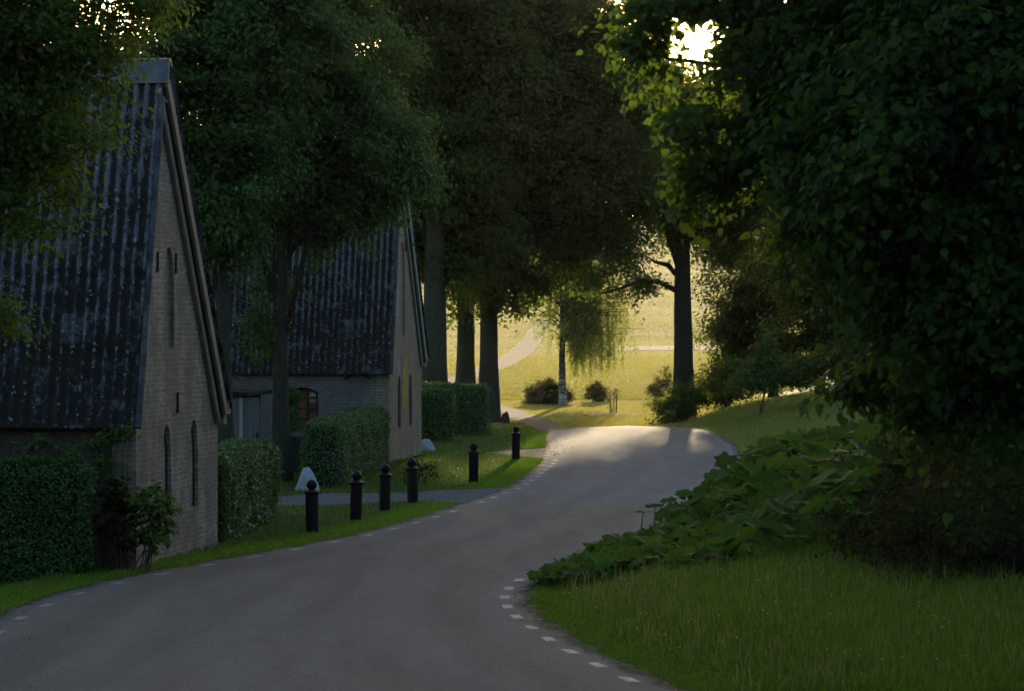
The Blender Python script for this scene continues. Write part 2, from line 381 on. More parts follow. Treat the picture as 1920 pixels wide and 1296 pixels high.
# road
ry = np.concatenate([np.arange(-12, 110, .5), np.linspace(110, 112.6, 10)])
def road_edges(y):
    l = XL(y) + .05*np.sin(y*3.1) + .035*np.sin(y*7.7+1); r = XR(y) + .05*np.sin(y*2.7+2) + .035*np.sin(y*8.3)
    t = np.clip((y-108.5)/4.1, 0, 1)**2
    return l+(4.6-l)*t*.7, r-(r-4.6)*t*.8
rl, rr = road_edges(ry)
u = (lambda q: .5-.5*np.cos(np.pi*q))(np.linspace(0, 1, 29))
RX = rl[:, None]+(rr-rl)[:, None]*u[None]; RY = np.repeat(ry[:, None], 29, 1)
RZ = np.maximum(zt(RX, RY), ZB(RY)) + .012 + .03*np.sin(np.pi*u)[None]
rme = mesh_np('road', np.stack([RX, RY, RZ], -1).reshape(-1, 3), grid_polys(len(ry), 29), True)
ea = rme.attributes.new('edge', 'FLOAT', 'POINT'); ea.data.foreach_set('value', np.minimum(RX-rl[:, None], rr[:, None]-RX).ravel().astype(np.float32))
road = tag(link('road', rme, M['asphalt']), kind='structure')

def ribbon(name, left, right, mat, dz, n=60, cross=7):
    """sheet between two polylines, laid on the terrain"""
    def rs(pl):
        pl = np.array(pl, float); s = np.concatenate([[0], np.cumsum(np.hypot(*np.diff(pl, axis=0).T))]); q = np.linspace(0, s[-1], n)
        v = np.stack([np.interp(q, s, pl[:, 0]), np.interp(q, s, pl[:, 1])], 1)
        for _ in range(3): v[1:-1] = .25*v[:-2]+.5*v[1:-1]+.25*v[2:]
        return v
    a, b = rs(left), rs(right); w = np.linspace(0, 1, cross)[None, :, None]
    g = a[:, None]+(b-a)[:, None]*w
    z = zt(g[..., 0], g[..., 1])+dz
    return tag(link(name, mesh_np(name, np.concatenate([g, z[..., None]], -1).reshape(-1, 3), grid_polys(n, cross), True), mat), kind='structure')
DRV_LO = [(-.7, 61.3), (-1.3, 61.6), (-2.1, 62.0), (-3.4, 61.0), (-4.8, 60.3), (-8.5, 60.0)]
DRV_HI = [(.25, 68.2), (-.2, 67.4), (-2.1, 65.9), (-4.1, 64.6), (-5.0, 63.6), (-8.5, 63.2)]
ribbon('driveway', DRV_LO, DRV_HI, M['drive'], .008)
ribbon('side_path', [(1.1, 82.0), (.4, 83.6), (-.8, 86.2)], [(1.35, 91.0), (.6, 89.2), (-.8, 87.2)], M['gravel'], .008)
PATH_L = [(1.1, 104.6), (.8, 110), (0, 131.5), (-.8, 152), (-2.2, 166), (-4.6, 176), (-6.4, 186), (-5.4, 200), (-3.4, 218), (-1.85, 240), (-.3, 276), (1.5, 325), (3.2, 380)]
PATH_R = [(2.5, 108.0), (2.05, 112), (1.7, 129), (.82, 146), (-.65, 165), (-2.8, 176), (-4.0, 186), (-3.5, 196), (-1.9, 208), (.0, 232), (1.6, 268), (3.4, 318), (5.2, 375)]
ribbon('far_path', PATH_L, PATH_R, M['gravel'], .03, 160, 5)
ribbon('footpath', [(1.6, 137.5), (4, 139.5), (7.2, 143)], [(1.5, 141), (4, 141.4), (7.3, 144.6)], M['drive'], .025, 40, 4)
ribbon('sand_track', [(4.4, 268), (8, 281), (14, 285), (24, 286), (40, 292)], [(4.6, 270), (8, 292), (14, 297), (24, 299), (40, 306)], M['sand'], .05, 60, 5)

# painted edge dashes
def dashes(edge, off, y0, y1, step, name):
    yy = np.arange(y0, y1, .05); xx = edge(yy)
    s = np.concatenate([[0], np.cumsum(np.hypot(np.diff(xx), np.diff(yy)))])
    for q in np.arange(.3, s[-1]-.7, step):
        pts = []
        for e in np.linspace(0, .46, 4):
            y = np.interp(q+e, s, yy); x = np.interp(q+e, s, xx)
            dx = float(edge(y+.05)-edge(y-.05))/.1; nn = np.array([1, -dx])/math.hypot(1, dx)
            c = np.array([x, y]) + nn*off
            pts += [c-nn*.068, c+nn*.068]
        rl_, rr_ = road_edges(np.array([p[1] for p in pts])); px_ = np.array([p[0] for p in pts])
        uu = np.clip((px_-rl_)/(rr_-rl_), 0, 1)
        z = ZB(np.array([p[1] for p in pts])) + .018 + .03*np.sin(np.pi*uu)
        v = np.array([(p[0], p[1], zz) for p, zz in zip(pts, z)])
        link(name, mesh_np(name, v, np.array([[0, 1, 3, 2], [2, 3, 5, 4], [4, 5, 7, 6]])), M['mark'], road)
dashes(XL, .38, 31, 60.5, 1.72, 'edge_dash')
dashes(XL, .36, 61, 82, 1.8, 'edge_dash')
dashes(XR, -.30, 28.5, 43.5, 1.34, 'edge_dash')
dashes(XR, -.32, 74, 100, 1.8, 'edge_dash')

# ------------------------------------------------------------------ foliage
def unit(v): return v/np.maximum(np.linalg.norm(v, axis=-1, keepdims=True), 1e-9)
LEAF = {
 'rhomb': (np.array([[0,0,0],[.45,.30,.07],[1,0,-.05],[.45,-.30,.07]]), [[0,3,2,1]]),
 'lime': (np.array([[0,0,0],[-.06,.22,.03],[.16,.43,.08],[.50,.40,.08],[.80,.20,.02],[1.05,0,-.10],[.80,-.20,.02],[.50,-.40,.08],[.16,-.43,.08],[-.06,-.22,.03],[.5,0,-.02]]),
          [[0,10,2,1],[10,4,3,2],[10,5,4,4],[0,9,8,10],[10,8,7,6],[10,6,5,5]]),
}
def leaf_mesh(name, C, N, T, size, shape='rhomb'):
    """C centres, N normals, T stalk directions, size per leaf"""
    T = unit(T - N*(T*N).sum(-1, keepdims=True)); B = np.cross(N, T)
    L, fs = LEAF[shape]; s = size[:, None, None]
    V = C[:, None]+s*(L[None, :, 0:1]*T[:, None]+L[None, :, 1:2]*B[:, None]+L[None, :, 2:3]*N[:, None])
    k = len(L); off = (np.arange(len(C))*k)[:, None]
    quads = [f for f in fs if len(set(f)) == 4]; tris = [f[:3] for f in fs if len(set(f)) == 3]
    pol = []
    if quads: pol.append((off[:, None]+np.array(quads)[None]).reshape(-1, 4))
    if tris: pol.append((off[:, None]+np.array(tris)[None]).reshape(-1, 3))
    return mesh_np(name, V.reshape(-1, 3), pol, shape == 'lime')

def blob_clumps(blobs, per_m3, rng, shell=.45):
    """clump centres in ellipsoids with uneven outlines"""
    out = []; ctr = []
    for c, r in blobs:
        c = np.array(c, float); r = np.array(r, float)
        n = max(6, int(per_m3*4.19*r.prod()))
        d = unit(rng.normal(size=(n, 3)))
        rad = shell+(1-shell)*rng.random(n)**.7
        ph = rng.random(6)*6.28
        bump = 1+.16*np.sin(3.1*d[:, 0]*2+ph[0])*np.sin(2.7*d[:, 2]*2+ph[1])+.12*np.sin(7*d[:, 1]+ph[2])*np.sin(6*d[:, 2]+ph[3])+.08*np.sin(13*d[:, 0]+ph[4])*np.sin(12*d[:, 2]+ph[5])
        out.append(c+d*r*(rad*bump)[:, None]); ctr.append(np.repeat(c[None], n, 0))
    return np.concatenate(out), np.concatenate(ctr)

def crown_mesh(name, blobs, clump_den, per_clump, spread, size, rng, shape='rhomb', droop=.35, shell=.45, up=.7, wild=.5, cut=None):
    cc, ct = blob_clumps(blobs, clump_den, rng, shell)
    if cut is not None:
        k = cut(cc, 1.0); cc, ct = cc[k], ct[k]
    n = len(cc)*per_clump; idx = np.repeat(np.arange(len(cc)), per_clump)
    ax = unit(cc-ct + rng.normal(size=cc.shape)*.4*np.linalg.norm(cc-ct, axis=1, keepdims=True)); ax[:, 2] -= droop*.6; ax = unit(ax)
    al = rng.normal(size=n)
    off = rng.normal(size=(n, 3))*spread*np.array([.62, .62, .36]) + ax[idx]*(al*spread*.9)[:, None]
    C = cc[idx]+off
    out = unit(C-ct[idx])
    N = unit(out*.3+unit(off)*.6+np.array([0, 0, up])+rng.normal(size=(n, 3))*wild)
    T = unit(ax[idx]+np.array([0, 0, -droop])+rng.normal(size=(n, 3))*.6)
    s = size*rng.uniform(.5, 1.35, n)
    if cut is not None:
        k = cut(C, .62); C, N, T, s = C[k], N[k], T[k], s[k]
    return leaf_mesh(name, C, N, T, s, shape), cc

def limbs(mb, start_pts, start_r, targets, rng, seg=6, end=.012):
    for tg in targets:
        i = rng.integers(0, len(start_pts)); a = np.array(start_pts[i]); b = np.array(tg)
        L = np.linalg.norm(b-a); m1 = a+(b-a)*.35+np.array([0, 0, .10*L])+rng.normal(size=3)*.05*L; m2 = a+(b-a)*.7+np.array([0, 0, .08*L])+rng.normal(size=3)*.05*L
        r0 = start_r[i]*rng.uniform(.35, .5)
        mb.tube([a, m1, m2, b], [r0, r0*.7, r0*.4, end], seg, .05)

def PB(lst):
    """pixel blobs (px,py,Y,rx,ry,rY): centre and half-sizes, the last in metres"""
    return [(P(px, py, Y), (rx/F*Y, rY, ry/F*Y)) for px, py, Y, rx, ry, rY in lst]

def tree(name, label, cat, base, top, r0, blobs, leaf, barkm, den, per, spread, size, seed, shape='rhomb', droop=.35, nlimb=14, group=None, fork=.35, shell=.45, lean=(0, 0), cut=None, up=.7, wild=.5, extra=()):
    rng = np.random.default_rng(seed); random.seed(seed)
    bx, by = base; bz = zf(bx, by)
    root = empty(name, (bx, by, bz)); tag(root, label, cat, group)
    O = np.array([bx, by, bz])
    bl = [(np.array(c)-O, r) for c, r in blobs]
    me, cc = crown_mesh('crown', bl, den, per, spread, size, rng, shape, droop, shell, up, wild, (lambda c, f: cut(c+O, f)) if cut else None)
    H = top-bz; n = 13
    pts = [np.array([lean[0]*t+.05*math.sin(t*5+seed)*min(1, t*3), lean[1]*t+.05*math.cos(t*4+seed)*min(1, t*3), t*H-(.15 if i == 0 else 0)]) for i, t in enumerate(np.linspace(0, 1, n))]
    rad = [r0*(1.55 if i == 0 else 1.16 if i == 1 else 1)*(1-.75*(i/(n-1))**1.3) for i in range(n)]
    # extra rings for the root flare
    pts.insert(1, np.array([0, 0, .35])); rad.insert(1, r0*1.22)
    mb = MB(); mb.tube(pts, rad, 14, .035)
    k0 = int(fork*n)
    sel = cc[rng.choice(len(cc), min(nlimb, len(cc)), replace=False)]
    limbs(mb, pts[k0:], rad[k0:], sel, rng)
    for tb in extra: mb.tube([np.array(q)-O for q in tb[0]], tb[1], 8, .05)
    mb.build('trunk', barkm, root, True)
    link('crown', me, leaf, root)
    return root

# sun gap in the canopy: direction to the sun kept open just where the photograph shows it
def gap(c, px=1313, py=72, rx=47, ry=38, f=1.0):
    x = c[:, 0]/c[:, 1]*F+960; y = HOR-(c[:, 2]-HC)/c[:, 1]*F
    w = 1+.35*np.sin(x*.09+y*.05)+.25*np.sin(y*.13-x*.04)
    return ((x-px)/rx/f)**2+((y-py)/ry/f)**2 > w

# nearest tree at the left edge (its trunk stands just outside the frame)
tree('oak_tree', 'leafy green tree overhanging the mossy roof of the nearest barn', 'tree', (-7.9, 37), 7.5, .22,
     PB([(60, 60, 37, 140, 150, .9), (150, 130, 37, 95, 110, .7), (20, 230, 37, 150, 130, .9), (105, 290, 37, 85, 90, .7), (40, 60, 37.5, 130, 120, .6), (30, 390, 37, 110, 85, .7), (-120, 150, 37, 200, 260, 1.5), (-60, -150, 37, 260, 150, 1.4), (-10, 590, 37, 28, 22, .2), (190, 10, 37, 60, 70, .5), (262, 8, 37, 60, 50, .5)]),
     M['leaf_left'], M['bark_dark'], 10, 190, .28, .09, 21, droop=.4, nlimb=22, fork=.45, shell=.35,
     up=.8)
# two slim trees standing between the barns
tree('maple_tree', 'slim tree rising directly behind the gable of the nearest barn', 'tree', (-6.68, 66.5), 11.5, .19,
     PB([(400, 330, 66.5, 150, 160, 1.7), (340, 150, 66.5, 150, 180, 1.8), (430, 450, 66.5, 60, 70, .8), (470, 20, 66.5, 190, 180, 1.8), (300, -130, 66.5, 200, 120, 1.8)]),
     M['leaf_maple'], M['bark_dark'], 2.6, 330, .40, .125, 22, nlimb=26, fork=.4, shell=.3)
tree('maple_tree', 'bushy dark maple whose trunk stands left of the barn window, crown bulging right', 'tree', (-5.72, 70.6), 12.8, .215,
     PB([(600, 270, 71, 180, 140, 2.3), (690, 300, 71, 120, 95, 1.6), (540, 390, 71, 105, 65, 1.4), (640, 150, 71, 125, 160, 1.9), (520, 180, 71, 170, 180, 2.2), (620, -30, 71, 130, 130, 1.8), (480, -60, 71, 200, 150, 2.0), (765, 300, 71, 55, 70, .9), (680, 385, 71, 65, 45, .9), (605, 440, 71, 40, 32, .5), (495, 560, 71, 26, 80, .4), (560, -230, 71, 160, 110, 1.6)]),
     M['leaf_maple'], M['bark_dark'], 2.5, 340, .38, .12, 23, nlimb=34, fork=.38, shell=.3)
# row of old limes beyond the second barn
G = 'old lime trees lining the left of the road'
tree('lime_tree', 'old tree with thick trunk standing immediately right of the second barn gable', 'tree', (-3.15, 114.5), 15.5, .54,
     PB([(830, 250, 116, 140, 210, 3.2), (800, 40, 116, 150, 170, 3.2), (850, 440, 116, 110, 110, 2.4), (900, 120, 116, 110, 160, 2.6), (790, 420, 116, 60, 90, 1.6), (820, -120, 116, 170, 110, 2.4)]),
     M['leaf_lime'], M['bark_dark'], 0.72, 420, .70, .20, 31, group=G, nlimb=26, fork=.45, shell=.25)
tree('lime_tree', 'middle trunk of the three old trees above the clipped hedge', 'tree', (-2.18, 132), 16.5, .46,
     PB([(930, 200, 132, 130, 210, 3.6), (960, 20, 132, 140, 150, 3.4), (900, 440, 132, 100, 110, 2.4), (1010, 330, 132, 120, 150, 3.0), (870, 545, 132, 32, 55, .9), (950, -130, 132, 150, 110, 2.4)]),
     M['leaf_lime'], M['bark_dark'], 0.66, 420, .72, .21, 32, group=G, nlimb=24, fork=.45, shell=.25)
tree('lime_tree', 'old tree with bare trunk rising at the right end of the clipped hedge', 'tree', (-.99, 120), 16.0, .42,
     PB([(1040, 230, 120, 140, 200, 3.2), (1130, 200, 120, 110, 130, 2.6), (1090, 365, 120, 110, 80, 2.6), (975, 440, 120, 95, 75, 2.0), (1130, 455, 119, 70, 45, .35), (1060, 490, 119, 70, 45, .35), (1185, 140, 120, 65, 110, 1.8), (1120, 60, 120, 60, 70, 1.5), (1050, 60, 120, 125, 130, 2.6), (1180, 310, 120, 60, 100, 1.8), (935, 540, 120, 48, 45, 1.0), (1000, 535, 120, 55, 45, .6), (1000, -60, 120, 120, 80, 2.0)]),
     M['leaf_lime'], M['bark_dark'], 0.72, 420, .68, .19, 33, group=G, nlimb=30, fork=.42, shell=.25)
# the lone trunk right of the road
tree('oak_tree', 'tall tree with a straight bare trunk on the grassy bank right of the road', 'tree', (7.66, 127), 14.6, .47,
     PB([(1290, 200, 127, 90, 70, 2.0), (1290, 330, 127, 110, 110, 2.6), (1350, 250, 127, 110, 120, 2.6), (1230, 400, 127, 50, 50, 1.2), (1175, 485, 127, 60, 34, 1.0), (1215, 535, 127, 36, 20, .7), (1120, 525, 127, 60, 34, 1.0), (1080, 490, 127, 55, 45, 1.0), (1150, 440, 127, 70, 40, 1.2), (1345, 480, 127, 40, 50, 1.0), (1400, 400, 127, 80, 90, 2.0), (1330, 420, 127, 60, 50, 1.3), (1450, 200, 127, 110, 140, 2.6)]),
     M['leaf_lit'], M['bark_dark'], 2.0, 200, .52, .16, 34, nlimb=30, fork=.5, shell=.3, cut=lambda c, f: gap(c, f=f),
     extra=[([P(1268, 545, 127), P(1235, 528, 126.6), P(1200, 526, 126.3), P(1165, 540, 126), P(1125, 552, 125.6)], [.13, .10, .085, .06, .03]), ([P(1215, 527, 126.4), P(1205, 500, 126), P(1185, 470, 125.6)], [.03, .025, .012])])
tree('lime_tree', 'tall leafy tree added farther off behind the lone straight trunk to shade the road', 'tree', (11.55, 190), 17, .35,  # added tree, its crown keeps the sun off the road
     PB([(1280, 330, 190, 95, 100, 4.5), (1310, 270, 190, 100, 110, 4.0), (1370, 350, 190, 60, 90, 3.0), (1240, 210, 190, 90, 80, 3.5)]),
     M['leaf_lime'], M['bark_dark'], .45, 300, 1.0, .3, 35, nlimb=16, fork=.5, shell=.25, cut=lambda c, f: gap(c, 1313, 80, 70, 80, f))
# dark trees of the thicket on the right
TG = 'dark trees of the thicket on the right bank'
tree('thicket_tree', 'low leafy tree just right of the lone trunk, its leaves edged with sunlight', 'tree', (12.3, 134), 8.0, .2,
     PB([(1400, 560, 134, 80, 75, 2.0), (1470, 520, 134, 80, 90, 2.2), (1370, 640, 134, 60, 70, 1.8), (1440, 650, 134, 90, 60, 2.0), (1390, 490, 134, 60, 45, 1.3)]),
     M['leaf_thicket'], M['bark_dark'], 1.3, 240, .55, .17, 41, group=TG, nlimb=16, fork=.25, shell=.25)
tree('thicket_tree', 'dark bushy tree in the thicket above the middle of the grassy bank', 'tree', (14.5, 124), 10.5, .22,
     PB([(1560, 480, 124, 120, 130, 2.6), (1520, 330, 124, 110, 130, 2.4), (1600, 620, 124, 100, 80, 2.2), (1500, 640, 124, 70, 60, 1.6), (1650, 380, 124, 120, 160, 2.4)]),
     M['leaf_thicket'], M['bark_dark'], 1.1, 260, .6, .19, 42, group=TG, nlimb=16, fork=.25, shell=.25)
tree('thicket_tree', 'dark tree filling the thicket behind the low hanging lime branches', 'tree', (17.0, 105), 9.5, .22,
     PB([(1700, 560, 105, 120, 140, 2.4), (1800, 420, 105, 160, 220, 2.8), (1850, 640, 105, 140, 120, 2.4), (1920, 300, 105, 160, 240, 2.6), (1680, 300, 105, 140, 200, 2.4)]),
     M['leaf_thicket'], M['bark_dark'], 1.1, 260, .6, .19, 43, group=TG, nlimb=16, fork=.25, shell=.25)
# lime added for its shade, then the large lime whose branches hang into the right of the picture
tree('lime_tree', 'dark lime added behind the near hanging branches to shade the undergrowth', 'tree', (10.2, 48), 10.5, .3,
     PB([(1800, 300, 46, 160, 330, 2.6), (1980, 300, 44, 220, 480, 3.2), (1860, 60, 48, 260, 220, 3.0), (1880, 620, 46, 140, 140, 2.0), (2150, 500, 44, 260, 420, 3.0), (1960, -250, 44, 330, 250, 3.4)]),
     M['leaf_thicket'], M['bark_dark'], 3.2, 150, .42, .13, 45, droop=.6, nlimb=24, fork=.25, shell=.25)
tree('lime_tree', 'large near lime with big dark leaves hanging over the right side', 'tree', (6.6, 28), 8.5, .34,
     PB([(1830, 130, 24, 250, 260, 1.6), (1700, 60, 25, 190, 150, 1.3), (1560, 40, 26, 120, 110, .9), (1470, 150, 26, 110, 75, .8), (1400, 60, 26, 60, 60, .4), (1260, 15, 26, 75, 42, .5), (1215, 90, 26, 36, 40, .3), (1335, -4, 26, 85, 26, .3), (1392, 30, 26, 30, 30, .3), (1400, 120, 26, 60, 50, .4),
         (1400, 230, 26, 110, 55, .7), (1290, 235, 26, 75, 60, .5), (1420, 310, 26, 120, 60, .7), (1300, 330, 26, 60, 45, .4), (1560, 260, 25, 140, 110, 1.0), (1620, 430, 25, 150, 130, 1.1),
         (1700, 300, 24, 200, 200, 1.3), (1840, 480, 24, 200, 220, 1.5), (1815, 620, 24, 140, 110, 1.0), (1725, 555, 25, 110, 75, .7), (1625, 728, 25, 55, 14, .2), (1795, 690, 25, 60, 50, .4), (1860, 720, 24, 110, 110, .9), (1770, 775, 24.5, 60, 45, .35),
         (1980, 400, 24, 200, 420, 1.8), (1780, -160, 25, 300, 150, 1.6), (1540, -110, 26, 200, 90, 1.2)]),
     M['leaf_near'], M['bark_dark'], 30, 96, .20, .082, 44, shape='lime', droop=.8, nlimb=110, fork=.35, shell=.3, cut=lambda c, f: gap(c, f=f), up=.9, wild=.75)

# weeping birch on the far lawn
def birch():
    rng = np.random.default_rng(51); random.seed(51)
    bx, by = 2.92, 163.0; bz = zf(bx, by)
    root = empty('birch_tree', (bx, by, bz)); tag(root, 'weeping birch with a pale mottled trunk standing on the far lawn', 'tree')
    mb = MB()
    pts = [(0, 0, -.1), (-.02, 0, .5), (-.05, 0, 1.5), (-.06, 0, 2.8), (.0, 0, 4.2), (-.05, 0, 5.6), (-.15, .1, 7.2), (-.1, 0, 8.8)]
    mb.tube(pts, [.27, .22, .20, .18, .16, .13, .09, .04], 12, .04)
    C = []; T = []; tips = []
    for i in range(170):
        h = rng.uniform(3.6, 8.6); a = rng.uniform(0, 6.283) if i % 2 else rng.uniform(-1.1, 1.1); L = rng.uniform(.8, 3.5)*(1.5 if math.cos(a) > 0 else .9)*(1.1-.45*(h-3.6)/5)
        s = np.array([-.03, 0, h]); e = s+np.array([math.cos(a)*L, math.sin(a)*L*.8, rng.uniform(.2, .9)])
        m = (s+e)/2+np.array([0, 0, .25])
        mb.tube([s, m, e], [.05, .03, .012], 5)
        for j in range(rng.integers(7, 13)):
            f = rng.uniform(.3, 1.05); q = s+(e-s)*f+rng.normal(size=3)*.16
            ln = rng.uniform(.6, 2.3)*(1.7 if e[0] > .8 else .7)
            ln = min(ln, q[2]-rng.uniform(1.1, 2.6))
            k = max(5, int(ln*13)); z = np.sort(rng.random(k))*ln
            sway = rng.normal(size=2)*.08
            c = np.stack([q[0]+sway[0]*z+rng.normal(size=k)*.05, q[1]+sway[1]*z+rng.normal(size=k)*.05, q[2]-z], 1)
            C.append(c)
            if j < 3: mb.tube([q, q-np.array([0, 0, ln])+np.array([sway[0]*ln, sway[1]*ln, 0])], [.006, .004], 3)
    C = np.concatenate(C); n = len(C)
    N = unit(rng.normal(size=(n, 3))+np.array([0, 0, .2])); T = unit(rng.normal(size=(n, 3))*.5+np.array([0, 0, -1]))
    mb.build('trunk', M['bark_birch'], root, True)
    link('crown', leaf_mesh('crown', C, N, T, rng.uniform(.09, .16, n), 'rhomb'), M['leaf_birch'], root)
birch()

# ------------------------------------------------------------------ shrubs and hedges
def shrub(name, label, base, blobs, leaf, den, per, spread, size, seed, shape='rhomb', cat='shrub', group=None, stems=10, droop=.2):
    rng = np.random.default_rng(seed); random.seed(seed)
    bx, by = base; bz = zf(bx, by); O = np.array([bx, by, bz])
    root = empty(name, (bx, by, bz)); tag(root, label, cat, group)
    me, cc = crown_mesh('foliage', [(np.array(c)-O, r) for c, r in blobs], den, per, spread, size, rng, shape, droop, .3)
    mb = MB()
    for tg in cc[rng.choice(len(cc), min(stems, len(cc)), replace=False)]:
        b = np.array([rng.normal()*.08, rng.normal()*.08, -.05]); m = (b+tg)/2+np.array([0, 0, .15])
        mb.tube([b, m, tg], [.012, .009, .005], 5)
    mb.build('stems', M['twig'], root)
    link('foliage', me, leaf, root)
    return root
shrub('shrub', 'leafy green shrub growing against the foot of the nearest barn gable', (-5.75, 43.9),
      PB([(292, 985, 43.9, 36, 55, .3), (285, 940, 43.9, 42, 25, .28), (270, 1010, 43.9, 26, 25, .2), (310, 935, 43.9, 22, 20, .2)]), M['leaf_shrub'], 190, 20, .075, .075, 61, 'lime')
shrub('shrub', 'dark shrub in the corner between the left hedge and the barn wall', (-6.2, 44.0),
      PB([(222, 980, 43.9, 45, 60, .25), (215, 930, 43.9, 34, 30, .2)]), M['under'], 170, 18, .08, .075, 62, 'lime')
shrub('climbing_plant', 'straggly climber spreading along the barn wall under the eaves', (-6.1, 44.25),
      PB([(205, 822, 44.2, 50, 14, .12), (235, 812, 44.2, 26, 10, .1), (70, 835, 44.3, 70, 14, .12), (150, 835, 44.2, 60, 16, .12), (190, 880, 44.2, 24, 50, .1)]), M['leaf_shrub'], 240, 16, .07, .07, 63, 'lime', cat='climber', stems=14)
shrub('shrub', 'low dark shrub on the grass behind the fourth bollard', (-2.4, 69.3), PB([(782, 890, 69.3, 36, 28, .4)]), M['under'], 80, 30, .1, .07, 64)
shrub('shrub', 'dark bush climbing past the barn window behind the maple trunk', (-6.05, 76.8), PB([(552, 800, 76.8, 20, 70, .35), (535, 760, 76.8, 18, 40, .3)]), M['leaf_hedge'], 90, 30, .1, .08, 65)
shrub('lawn_bush', 'broad dark bush left of the birch trunk on the lawn', (1.9, 166), PB([(1025, 737, 166, 40, 25, .9), (1003, 745, 166, 20, 18, .7), (1050, 745, 166, 20, 20, .7)]), M['leaf_bush'], 45, 60, .17, .13, 66, group='bushes on the far lawn', cat='bush')
shrub('lawn_bush', 'small round bush right of the birch on the lawn', (5.05, 171), PB([(1119, 735, 171, 21, 20, .6)]), M['leaf_bush'], 60, 60, .16, .13, 67, group='bushes on the far lawn', cat='bush')
shrub('lawn_bush', 'ragged sunlit bush close left of the lone tall trunk', (8.6, 172), PB([(1236, 725, 172, 22, 20, .6), (1222, 738, 172, 14, 12, .4), (1248, 705, 172, 10, 26, .3)]), M['leaf_bush'], 40, 50, .18, .12, 68, group='bushes on the far lawn', cat='bush')
shrub('shrub', 'dark shrub sprawling around the base of the lone tall trunk', (7.2, 122), PB([(1262, 768, 121, 36, 26, 1.0), (1300, 740, 123, 40, 26, .9), (1345, 735, 122, 50, 26, 1.0), (1238, 785, 118, 18, 14, .5)]), M['leaf_thicket'], 26, 60, .22, .13, 69)
shrub('shrub', 'pale green conical shrub at the top of the grassy bank', (9.3, 107), PB([(1438, 690, 107, 34, 40, .7), (1442, 650, 107, 16, 34, .35), (1470, 700, 107, 50, 22, .7), (1400, 712, 107, 40, 20, .7)]), M['leaf_shrub'], 45, 60, .16, .1, 70)
shrub('shrub', 'dark low shrub along the top of the bank under the thicket', (12.5, 104), PB([(1400, 700, 112, 60, 34, 1.0), (1345, 715, 115, 40, 30, .8), (1560, 690, 104, 80, 36, 1.0), (1640, 670, 104, 80, 40, 1.0), (1500, 700, 106, 50, 26, .8), (1720, 680, 100, 80, 60, 1.2)]), M['leaf_thicket'], 20, 56, .22, .13, 71)

def hedge(label, a, b, depth, h, seed, side, size=.055, dens=1100, name='hedge'):
    """clipped hedge along a->b (front face), its depth to the left of a->b when side=1"""
    rng = np.random.default_rng(seed)
    a = np.array(a, float); b = np.array(b, float); L = np.linalg.norm(b-a); d = (b-a)/L; nrm = np.array([-d[1], d[0]])*side
    z0 = min(zf(*a), zf(*b)); root = empty(name, (a[0], a[1], z0)); tag(root, label, 'hedge', 'clipped green hedges by the barns')
    faces = [('f', L*h), ('k', L*h), ('t', L*depth*1.4), ('e', depth*h), ('s', depth*h)]
    Cs = []; Ns = []
    for kind, area in faces:
        n = int(area*dens); u = rng.random(n); v = rng.random(n); jit = rng.normal(size=n)*.028+.01+.09*(rng.random(n) > .965)*rng.random(n)
        if kind in 'fk':
            s = u*L; z = v*h; y = np.zeros(n) if kind == 'f' else np.full(n, depth); nn = np.array([0, -1, .35]) if kind == 'f' else np.array([0, 1, .35])
        elif kind == 't': s = u*L; y = v*depth; z = np.full(n, h); nn = np.array([0, 0, 1])
        else: s = np.zeros(n) if kind == 'e' else np.full(n, L); y = u*depth; z = v*h; nn = np.array([-1 if kind == 'e' else 1, 0, .35])
        # sheared surface waves a little, top corners are rounded
        w = .035*np.sin(s*5.3+seed)*np.sin(z*4+1)+.03*np.sin(s*2.1+z*2.7+seed*2)+.02*np.sin(s*11+z*1.5)
        r = .10*np.clip((z-h+.14)/.14, 0, 1)**2
        y = np.clip(y, r, depth-r) + (w+jit)*(-1 if kind == 'f' else 1 if kind == 'k' else 0)
        s = np.clip(s, r, L-r) + (w+jit)*(-1 if kind == 'e' else 1 if kind == 's' else 0)
        z = z+((w*.8+jit*1.2) if kind == 't' else 0) - (.05*np.clip(1-np.minimum(np.minimum(y, depth-y)/.15, np.minimum(s, L-s)/.15), 0, 1) if kind == 't' else 0)
        Cs.append(np.stack([d[0]*s+nrm[0]*y, d[1]*s+nrm[1]*y, np.maximum(z, .01)], 1))
        Ns.append(np.repeat(np.array([[d[0]*nn[0]+nrm[0]*nn[1], d[1]*nn[0]+nrm[1]*nn[1], nn[2]]]), n, 0))
    C = np.concatenate(Cs); n = len(C); N = unit(np.concatenate(Ns)+rng.normal(size=(n, 3))*.6)
    T = unit(rng.normal(size=(n, 3))*.8+np.array([0, 0, .3]))
    link('foliage', leaf_mesh('foliage', C, N, T, size*rng.uniform(.7, 1.4, n)), M['leaf_hedge'], root)
    g = .09; pp = []
    for s, y in ((g, g), (L-g, g), (L-g, depth-g), (g, depth-g)): pp.append(d*s+nrm*y)
    vs = [(p[0], p[1], -.05) for p in pp]+[(p[0], p[1], h-.08) for p in pp]
    MB().add(vs, [(0,3,2,1),(4,5,6,7),(0,1,5,4),(1,2,6,5),(2,3,7,6),(3,0,4,7)]).build('branches', M['wood_dark'], root)
hedge('tall clipped hedge at the left edge in front of the nearest barn', (-9.6, 41.9), (-6.42, 43.45), .75, 1.80, 1, 1, dens=1500)
hedge('clipped hedge running back from the corner of the nearest barn gable', (-5.08, 50.6), (-4.74, 57.4), 1.0, 1.52, 2, 1, dens=1300)
hedge('square clipped hedge block in front of the window wall of the second barn', (-4.02, 67.0), (-3.46, 78.6), .9, 1.52, 3, 1, dens=1000)
